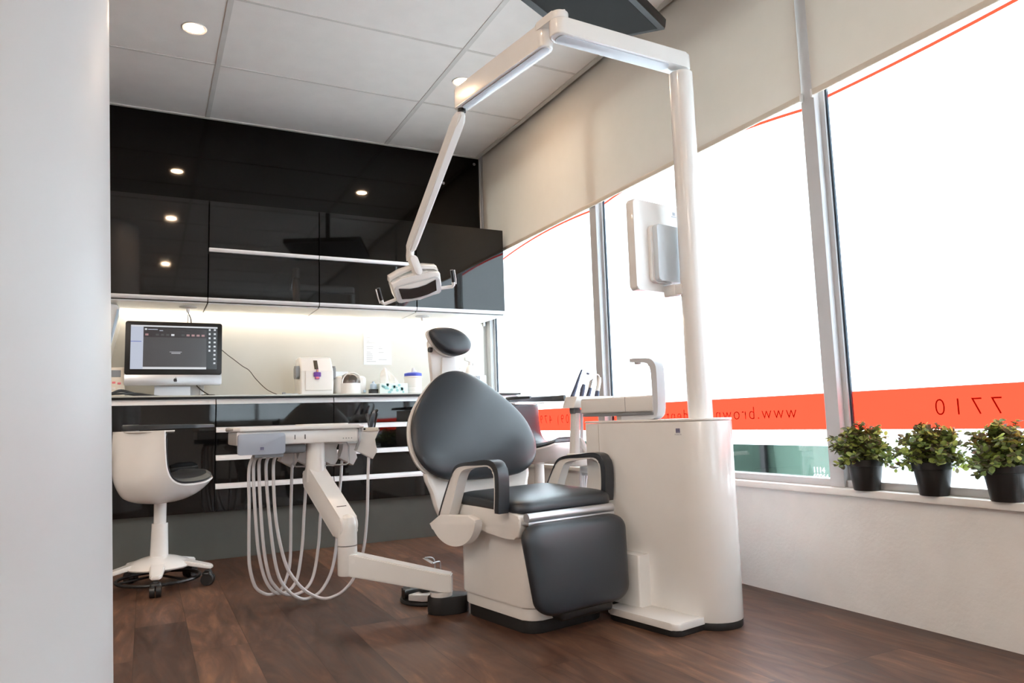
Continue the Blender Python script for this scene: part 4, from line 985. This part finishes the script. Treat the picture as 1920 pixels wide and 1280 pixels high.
# ================================================================== suction holder behind the water unit (u, v axes)
t = thing('suction_holder', 'white holder with upright suction instruments behind the water unit', 'instrument holder', (2.2, 2.4, 0.5), A10)
bm = new(); prism(bm, [(2.125, 0.848), (2.108, 0.812), (2.104, 0.797), (2.30, 0.797), (2.35, 0.848)], 'y', 2.36, 2.44, 0.006, 2); obj('holder_head', bm, M['white'], t)
bm = new(); box(bm, 2.128, 2.165, 2.385, 2.42, 0.772, 0.798, 0.004); obj('head_bracket', bm, M['midgrey'], t)
bm = new(); prism(bm, [(2.134, 0.778), (2.118, 0.59), (2.152, 0.59), (2.162, 0.778)], 'y', 2.385, 2.42, 0.004); obj('post', bm, M['white'], t)
bm = new(); tube(bm, [(2.192, 2.41, 0.79), (2.19, 2.41, 0.70), (2.182, 2.41, 0.60)], 0.007, 10); obj('hose', bm, M['hose'], t)
bm = new(); prism(bm, [(2.155, 0.665), (2.175, 0.662), (2.215, 0.60), (2.195, 0.595)], 'y', 2.385, 2.415, 0.004); obj('brace', bm, M['white'], t)
bm = new(); box(bm, 2.108, 2.26, 2.37, 2.43, 0.543, 0.60, 0.008, 3); obj('swing_arm', bm, M['white'], t)
bm = new(); cyl(bm, (2.215, 2.40, 0.50), (2.215, 2.40, 0.545), 0.032, None, 24); box(bm, 2.17, 2.26, 2.268, 2.41, 0.512, 0.542, 0.006); obj('arm_pivot', bm, M['alupaint'], t)
for k, (u0, du) in enumerate(((2.188, 0.012), (2.205, 0.006), (2.228, -0.004))):
    bm = new(); tube(bm, cat([(u0, 2.42, 0.545), (u0+du, 2.44, 0.46), (u0+du*2, 2.44, 0.36), (u0, 2.40, 0.26), (u0+0.03, 2.34, 0.22), (u0+0.06, 2.30, 0.30)], 5), 0.0075, 10); obj('hose', bm, M['hose'], t, 60)
def inst(name, lab, parts):
    t2 = thing(name, lab, 'instrument', (parts[0][1][0][0], parts[0][1][0][1], 0.845), A10, 'instruments standing in the suction holder')
    for nm, pts, r, m in parts:
        bm = new(); tube(bm, pts, r, 12); obj(nm, bm, m, t2)
inst('suction_handpiece', 'longest dark tapering instrument at the left of the suction holder', [('grip', [(2.132, 2.40, 0.846), (2.155, 2.40, 0.89)], [0.010, 0.008], M['steel']), ('nozzle', [(2.155, 2.40, 0.89), (2.180, 2.40, 0.94), (2.196, 2.40, 0.968)], [0.008, 0.0055, 0.004], M['steel'])])
inst('saliva_ejector', 'short stubby dark instrument, second from the left in the suction holder', [('grip', [(2.186, 2.40, 0.846), (2.196, 2.40, 0.88), (2.205, 2.40, 0.901)], [0.0105, 0.0115, 0.008], M['steel'])])
inst('air_syringe', 'dark instrument with a chrome head, third from the left in the suction holder', [('grip', [(2.226, 2.40, 0.846), (2.242, 2.40, 0.885)], [0.011, 0.009], M['steel']), ('chrome_head', [(2.242, 2.40, 0.885), (2.252, 2.40, 0.915), (2.264, 2.40, 0.924)], [0.010, 0.010, 0.006], M['chrome'])])
inst('curing_lamp', 'instrument with a white curved hook at the right of the suction holder', [('grip', [(2.280, 2.40, 0.846), (2.286, 2.40, 0.872)], [0.012, 0.010], M['steel']), ('body', [(2.286, 2.40, 0.872), (2.300, 2.40, 0.915), (2.302, 2.40, 0.935)], [0.010, 0.010, 0.008], M['whitem']), ('hook', cat([(2.302, 2.40, 0.93), (2.296, 2.40, 0.945), (2.27, 2.40, 0.949), (2.232, 2.40, 0.951)], 4), 0.0035, M['whitem']), ('tip', [(2.236, 2.40, 0.951), (2.226, 2.40, 0.9515)], 0.005, M['steel'])])

# ================================================================== foot pedal
t = thing('foot_pedal', 'round black and white foot control with a wire handle, behind the swing arm', 'foot control', (1.10, 3.02, 0))
bm = new(); lathe(bm, [(0, 0), (0.118, 0), (0.122, 0.006), (0.120, 0.016), (0.105, 0.020), (0, 0.020)], (1.10, 3.02, 0), 40); obj('base_disc', bm, M['blackp'], t)
bm = new()
pts = [(1.10 + 0.118*math.cos(math.radians(a)), 3.02 + 0.118*math.sin(math.radians(a))) for a in range(205, 306, 10)]
prism(bm, pts + [(1.13, 2.985), (1.055, 3.0)], 'z', 0.020, 0.046, 0.004); obj('front_pedal', bm, M['white'], t)
bm = new()
pts = [(1.10 + 0.115*math.cos(math.radians(a)), 3.02 + 0.115*math.sin(math.radians(a))) for a in range(90, 196, 10)]
prism(bm, pts + [(1.06, 3.03), (1.09, 3.05)], 'z', 0.020, 0.055, 0.008); obj('rear_pedal', bm, M['blackp'], t)
bm = new(); box(bm, 1.045, 1.085, 2.955, 3.0, 0.046, 0.060, 0.006); obj('rocker', bm, M['blackm'], t)
bm = new(); tube(bm, cat([(1.158, 3.09, 0.02), (1.158, 3.09, 0.10), (1.155, 3.09, 0.145), (1.14, 3.09, 0.160), (1.11, 3.09, 0.163)], 5), 0.0035, 8)
tube(bm, cat([(1.184, 3.09, 0.02), (1.184, 3.09, 0.10), (1.180, 3.088, 0.135), (1.165, 3.07, 0.143), (1.128, 3.04, 0.145)], 5), 0.0035, 8)
quad(bm, [(1.10, 3.095, 0.1615), (1.118, 3.095, 0.1615), (1.142, 3.04, 0.1440), (1.122, 3.04, 0.1440)])
obj('wire_handle', bm, M['alu'], t)

# ================================================================== stools
def stool(cx, cy, face, dz, label):
    """face: compass direction of the seat front, degrees from +y towards +x."""
    t = thing('dental_stool', label, 'stool', (cx, cy, 0), group='white dental stools with black pads')
    a = math.radians(face)
    T = Matrix.Translation((cx, cy, 0)) @ Matrix.Rotation(-a, 4, 'Z')       # local +y = seat front
    def put(nm, bm, m, par=t, sharp=35):
        move(bm, T); return obj(nm, bm, m, par, sharp)
    # star base
    bm = new(); n = 5; off = math.radians(STAR) + a
    lathe(bm, [(0, 0.118), (0.145, 0.098), (0.15, 0.105), (0.13, 0.125), (0.08, 0.143), (0.04, 0.152), (0, 0.154)], (0, 0, 0), 40)
    for k in range(5):
        b2 = new(); w0, w1 = 0.040, 0.027
        pr = [(-w0, 0.06), (-w1, 0.235), (-w1*0.6, 0.252), (w1*0.6, 0.252), (w1, 0.235), (w0, 0.06)]
        A_ = [b2.verts.new((x, y, 0.118 - 0.20*(y-0.06))) for x, y in pr]; B_ = [b2.verts.new((x*0.9, y, 0.142 - 0.235*(y-0.06))) for x, y in pr]
        for i in range(6): b2.faces.new((A_[i], A_[(i+1) % 6], B_[(i+1) % 6], B_[i]))
        b2.faces.new(A_[::-1]); b2.faces.new(B_)
        bmesh.ops.bevel(b2, geom=b2.edges[:], offset=0.004, segments=2, affect='EDGES', clamp_overlap=True)
        move(b2, Matrix.Rotation(off + 2*PI*k/5, 4, 'Z')); merge(bm, b2)
    put('star_base', bm, M['white'])
    for k in range(5):
        bm = new()
        for s in (-1, 1): cyl(bm, (s*0.003, 0.232, 0.030), (s*0.024, 0.232, 0.030), 0.030, 0.028, 24)
        box(bm, -0.011, 0.011, 0.218, 0.246, 0.03, 0.075, 0.004); box(bm, -0.024, 0.024, 0.208, 0.250, 0.040, 0.068, 0.012, 3)
        move(bm, Matrix.Rotation(off + 2*PI*k/5, 4, 'Z')); put('caster', bm, M['blackp'])
    bm = new()
    tube(bm, [(0.185*math.cos(2*PI*k/48), 0.185*math.sin(2*PI*k/48), 0.045) for k in range(49)], 0.008, 10)
    for k in range(3): tube(bm, [(0, 0, 0.06), (0.18*math.cos(2*PI*k/3), 0.18*math.sin(2*PI*k/3), 0.045)], 0.006, 8)
    put('foot_ring', bm, M['blackp'])
    bm = new(); cyl(bm, (0, 0, 0.148), (0, 0, 0.305), 0.041, 0.036, 32); put('column_sleeve', bm, M['white'])
    bm = new(); cyl(bm, (0, 0, 0.30), (0, 0, 0.44+dz), 0.0285, None, 28); put('column', bm, M['white'])
    # shell: one bent sheet, seat curving up into the back
    prof = [(0.208, 0.525), (0.18, 0.512), (0.11, 0.498), (0.02, 0.495), (-0.05, 0.503), (-0.098, 0.530), (-0.122, 0.575), (-0.130, 0.65), (-0.132, 0.755)]
    P_ = cat([(y, z, 0) for y, z in prof], 6); n = len(P_)
    def wid(f): return 0.120 + 0.055*math.sin(min(1, f/0.35)*PI/2) - 0.010*max(0, f-0.7)/0.3
    def sheet(bm, off_in, off_out, shrink, f0, f1, curl):
        rows_i, rows_o = [], []
        idx = [i for i in range(n) if f0 <= i/(n-1) <= f1]
        for i in idx:
            p = P_[i]; q0, q1 = P_[max(0, i-1)], P_[min(n-1, i+1)]
            tg = (q1-q0).normalized(); nn = Vector((-tg.y, tg.x, 0))
            if nn.y < 0 and i < n//2: nn = -nn
            nn = Vector((tg.y, -tg.x, 0))   # into the sitting side
            w = wid(i/(n-1))*shrink
            ri, ro = [], []
            for k in range(13):
                s = -1 + k/6; cv = curl*(s*s)
                ei = 1 - abs(s)**6*0.6 if off_in > 0.004 else 1
                ri.append(bm.verts.new((s*w, p.x + nn.x*(off_in*ei+cv), p.y + nn.y*(off_in*ei+cv) + dz)))
                ro.append(bm.verts.new((s*w, p.x + nn.x*(off_out+cv), p.y + nn.y*(off_out+cv) + dz)))
            rows_i.append(ri); rows_o.append(ro)
        for R in (rows_i, rows_o):
            for r0, r1 in zip(R, R[1:]):
                for k in range(12): bm.faces.new((r0[k], r0[k+1], r1[k+1], r1[k]))
        for r0, r1, s0, s1 in zip(rows_i, rows_i[1:], rows_o, rows_o[1:]):
            bm.faces.new((r0[0], r1[0], s1[0], s0[0])); bm.faces.new((r0[12], r1[12], s1[12], s0[12]))
        for ri, ro in ((rows_i[0], rows_o[0]), (rows_i[-1], rows_o[-1])):
            for k in range(12): bm.faces.new((ri[k], ri[k+1], ro[k+1], ro[k]))
    bm = new(); sheet(bm, 0.0, -0.008, 1.0, 0, 1, 0.0); sh_ = put('seat_shell', bm, M['white'])
    # bulging outer shell: meets the sheet along its rim, bellies out below the bend
    bm = new(); rows = []
    for i in range(n):
        f = i/(n-1); p = P_[i]; q0, q1 = P_[max(0, i-1)], P_[min(n-1, i+1)]
        tg = (q1-q0).normalized(); nn = Vector((tg.y, -tg.x, 0)); w = wid(f)
        bul = (0.084*math.sin(PI*0.5*f/0.42) if f < 0.42 else 0.084 + 0.018*(f-0.42)/0.16 if f < 0.58 else 0.102 - 0.046*(f-0.58)/0.17 if f < 0.75 else 0.056*(1-f)/0.25)
        rows.append([bm.verts.new(((-1+k/8)*w, p.x - nn.x*(0.008+bul*(1-abs(-1+k/8)**3.4)), p.y - nn.y*(0.008+bul*(1-abs(-1+k/8)**3.4)) + dz)) for k in range(17)])
    for r0, r1 in zip(rows, rows[1:]):
        for k in range(16): bm.faces.new((r0[k], r0[k+1], r1[k+1], r1[k]))
    put('seat_bowl', bm, M['white'], sh_, 60)
    bm = new(); sheet(bm, 0.030, 0.001, 0.955, 0.0, 0.985, 0.0)
    bmesh.ops.remove_doubles(bm, verts=bm.verts[:], dist=1e-5)
    es = [e for e in bm.edges if len(e.link_faces) == 2 and e.calc_face_angle(0) > 1.0]
    bmesh.ops.bevel(bm, geom=es, offset=0.008, segments=3, affect='EDGES', clamp_overlap=True)
    put('seat_pad', bm, M['leather'], t, 60)
    # curved arm band round the back
    bm = new(); ri, ro = 0.198, 0.222; rows = []
    for k in range(41):
        g = math.radians(270 - 85 + 192*k/40); fz = 0.018 - 0.011*k/40
        c, s = math.cos(g), math.sin(g); zc = 0.772 + dz
        sec = [(ri, -fz), (ri, fz*0.7), (ri+0.006, fz), (ro-0.006, fz), (ro, fz*0.6), (ro, -fz)]
        rows.append([bm.verts.new((r_*c, r_*s + 0.06, zc + z_)) for r_, z_ in sec])
    for r0, r1 in zip(rows, rows[1:]):
        for i in range(6): bm.faces.new((r0[i], r0[(i+1) % 6], r1[(i+1) % 6], r1[i]))
    bm.faces.new(rows[0][::-1]); bm.faces.new(rows[-1]); bmesh.ops.recalc_face_normals(bm, faces=bm.faces[:])
    put('arm_band', bm, M['leather'], t, 50)
    bm = new(); rows = []
    for k in range(17):
        g = math.radians(270 - 50 + 100*k/16); c, s = math.cos(g), math.sin(g)
        rows.append([bm.verts.new((r_*c, r_*s + 0.06, z_ + dz)) for r_, z_ in ((0.172, 0.742), (0.172, 0.753), (0.222, 0.755), (0.222, 0.749))])
    for r0, r1 in zip(rows, rows[1:]):
        for i in range(4): bm.faces.new((r0[i], r0[(i+1) % 4], r1[(i+1) % 4], r1[i]))
    bm.faces.new(rows[0][::-1]); bm.faces.new(rows[-1]); put('band_bracket', bm, M['white'])
STAR = -184
stool(0.075, 4.0, 48, 0.0, 'white dental stool with a black pad at the left, under the computer')
stool(1.98, 3.60, 158, 0.10, 'white dental stool with a black pad behind the dental chair, beside the window')

# ================================================================== television under the ceiling
Av = Vector((1.794, 2.722, 2.50)); Bv = Vector((1.990, 2.337, 2.427))
xa = (Bv-Av); w_ = xa.length; xa.normalize(); ya = Vector((-0.891, -0.454, 0.0)); ya = (ya - xa*ya.dot(xa)).normalized(); za = xa.cross(ya)
if za.z < 0: za = -za
TM = Matrix((xa, ya, za)).transposed().to_4x4(); TM.translation = Av
t = thing('television', 'black television hung flat under the ceiling above the dental chair', 'television', tuple(TM @ Vector((w_/2, 0.37, 0))))
def tvp(nm, bm, m, par):
    move(bm, TM); return obj(nm, bm, m, par)
bm = new(); box(bm, 0, w_, 0, 0.74, 0.004, 0.045, 0.006); tvb = tvp('casing', bm, M['tv'], t)
bm = new(); prism(bm, rrect(0, w_, 0, 0.74, 0.01), 'z', 0, 0.006); tvp('bezel', bm, M['tv'], tvb)
bm = new(); box(bm, 0.040, w_-0.030, 0.020, 0.715, -0.001, 0.002); tvp('screen', bm, M['tvscreen'], tvb)
bm = new(); box(bm, w_/2-0.1, w_/2+0.1, 0.27, 0.47, 0.045, 0.065, 0.003); tvp('mount_plate', bm, M['blackp'], t)
c = TM @ Vector((w_/2, 0.37, 0.06)); bm = new(); cyl(bm, c, (c.x, c.y, ZC+0.004), 0.022, None, 20); obj('ceiling_rod', bm, M['blackp'], t)

# ================================================================== potted plants on the sill
def plant(x, y, seed, label):
    rnd = random.Random(seed)
    t = thing('potted_plant', label, 'plant', (x, y, 0.456), group='potted plants on the window sill')
    bm = new(); lathe(bm, [(0, 0), (0.043, 0), (0.045, 0.003), (0.0575, 0.088), (0.062, 0.089), (0.0635, 0.112), (0.0605, 0.113), (0.058, 0.098), (0, 0.096)], (x, y, 0.456), 36); obj('pot', bm, M['pot'], t)
    bm = new(); lathe(bm, [(0.0585, 0.0), (0.04, 0.004), (0, 0.007)], (x, y, 0.456+0.097), 24); obj('soil', bm, M['soil'], t)
    bm = new(); stems = new()
    def leaf(p, d, size, roll):
        d = d.normalized(); sx = d.cross(Vector((0, 0, 1)))
        if sx.length < 0.1: sx = Vector((1, 0, 0))
        sx.normalize(); nn = sx.cross(d)
        R = Matrix.Rotation(roll, 3, d); sx = R @ sx; nn = R @ nn
        cup = rnd.uniform(0.15, 0.45)*size
        o = [(0.0, 0.0), (0.30, 0.33), (0.62, 0.40), (0.88, 0.26), (1.0, 0.0)]
        ctr = [bm.verts.new(p + d*(a*size) + nn*(-cup*0.25*math.sin(a*PI))) for a, _ in o]
        Lf = [bm.verts.new(p + d*(a*size) + sx*(b*size) + nn*(cup*b)) for a, b in o[1:4]]
        Rt = [bm.verts.new(p + d*(a*size) - sx*(b*size) + nn*(cup*b)) for a, b in o[1:4]]
        for S_, fl in ((Lf, 0), (Rt, 1)):
            q = [ctr[0]] + S_ + [ctr[4]]
            for i in range(4):
                f = [ctr[i], q[i], q[i+1], ctr[i+1]] if i not in (0, 3) else ([ctr[0], q[1], ctr[1]] if i == 0 else [ctr[3], q[3], ctr[4]])
                bm.faces.new(f if not fl else f[::-1])
    for k in range(74):
        az = rnd.uniform(0, 2*PI); el_ = rnd.uniform(-0.5, 1.5)
        ln = 0.125*(0.72 + 0.42*rnd.random())
        d = Vector((math.cos(az)*math.cos(el_), math.sin(az)*math.cos(el_), math.sin(el_)*0.86 + 0.03))
        d.x *= 0.92
        p0 = Vector((x + rnd.uniform(-.025, .025), y + rnd.uniform(-.025, .025), 0.456+0.10))
        p1 = p0 + Vector((0, 0, 0.022)) + d*ln
        p1.y = max(y-0.098, min(y+0.098, p1.y))
        if p1.x > 2.43: p1.x = 2.43 - rnd.uniform(0, 0.03)
        pm = p0.lerp(p1, 0.5) + Vector((0, 0, 0.02))
        path = cat([p0, pm, p1], 6); tube(stems, path, 0.0012, 5)
        nl = len(path)
        for i in range(3, nl):
            f = i/(nl-1)
            for s in range(2):
                ang = rnd.uniform(0, 2*PI)
                tg = (path[i]-path[i-1]).normalized(); sd = frame_of(tg); out = (sd[0]*math.cos(ang) + sd[1]*math.sin(ang) + tg*0.55)
                out.z *= 0.7
                sz = rnd.uniform(0.017, 0.034)*(1.08 - 0.35*f)
                q = path[i]
                if q.x + out.normalized().x*sz > 2.438: out.x = -abs(out.x)
                leaf(q, out, sz, rnd.uniform(-0.7, 0.7))
    obj('foliage', bm, M['leaf'], t, 80)
    obj('stems', stems, pbr('stem_green', (88, 92, 56), 0.6) if 'stem' not in M else M['stem'], t, 80)
M['stem'] = pbr('stem_green', (88, 92, 56), 0.6)
plant(2.382, 1.828, 21, 'small bushy plant in a black pot, farthest along the window sill, next to the mullion')
plant(2.388, 1.575, 35, 'small bushy plant in a black pot, middle of the three on the window sill')
plant(2.385, 1.340, 48, 'bushy plant in a black pot nearest the camera, cut by the right edge')

# ================================================================== sky, camera, view
w = bpy.data.worlds.new('World'); S.world = w; w.use_nodes = True
bg = w.node_tree.nodes['Background']; bg.inputs['Color'].default_value = (0.88, 0.95, 1.0, 1); bg.inputs['Strength'].default_value = SKY

cam = bpy.data.cameras.new('Camera'); co = bpy.data.objects.new('Camera', cam); COL.objects.link(co)
yaw, pit, rol = 0.471089, 0.109268, -0.03083
f = Vector((math.sin(yaw)*math.cos(pit), math.cos(yaw)*math.cos(pit), math.sin(pit))); r = Vector((math.cos(yaw), -math.sin(yaw), 0)); u = r.cross(f)
r2 = math.cos(rol)*r + math.sin(rol)*u; u2 = -math.sin(rol)*r + math.cos(rol)*u
R = Matrix((r2, u2, -f)).transposed().to_4x4(); R.translation = (0, 0, 0.75)
co.matrix_world = R
cam.sensor_width = 36; cam.lens = 1352.85/1920*36; cam.clip_start = 0.02; cam.clip_end = 200
S.camera = co
S.view_settings.view_transform = 'Standard'; S.view_settings.look = 'None'
S.view_settings.exposure = EXPO; S.view_settings.gamma = 1.0; S.view_settings.use_curve_mapping = False
S.cycles.use_denoising = True
S.cycles.max_bounces = 10; S.cycles.diffuse_bounces = 5; S.cycles.transmission_bounces = 8; S.cycles.transparent_max_bounces = 12
S.cycles.sample_clamp_indirect = 8.0
S.cycles.caustics_reflective = False; S.cycles.caustics_refractive = False
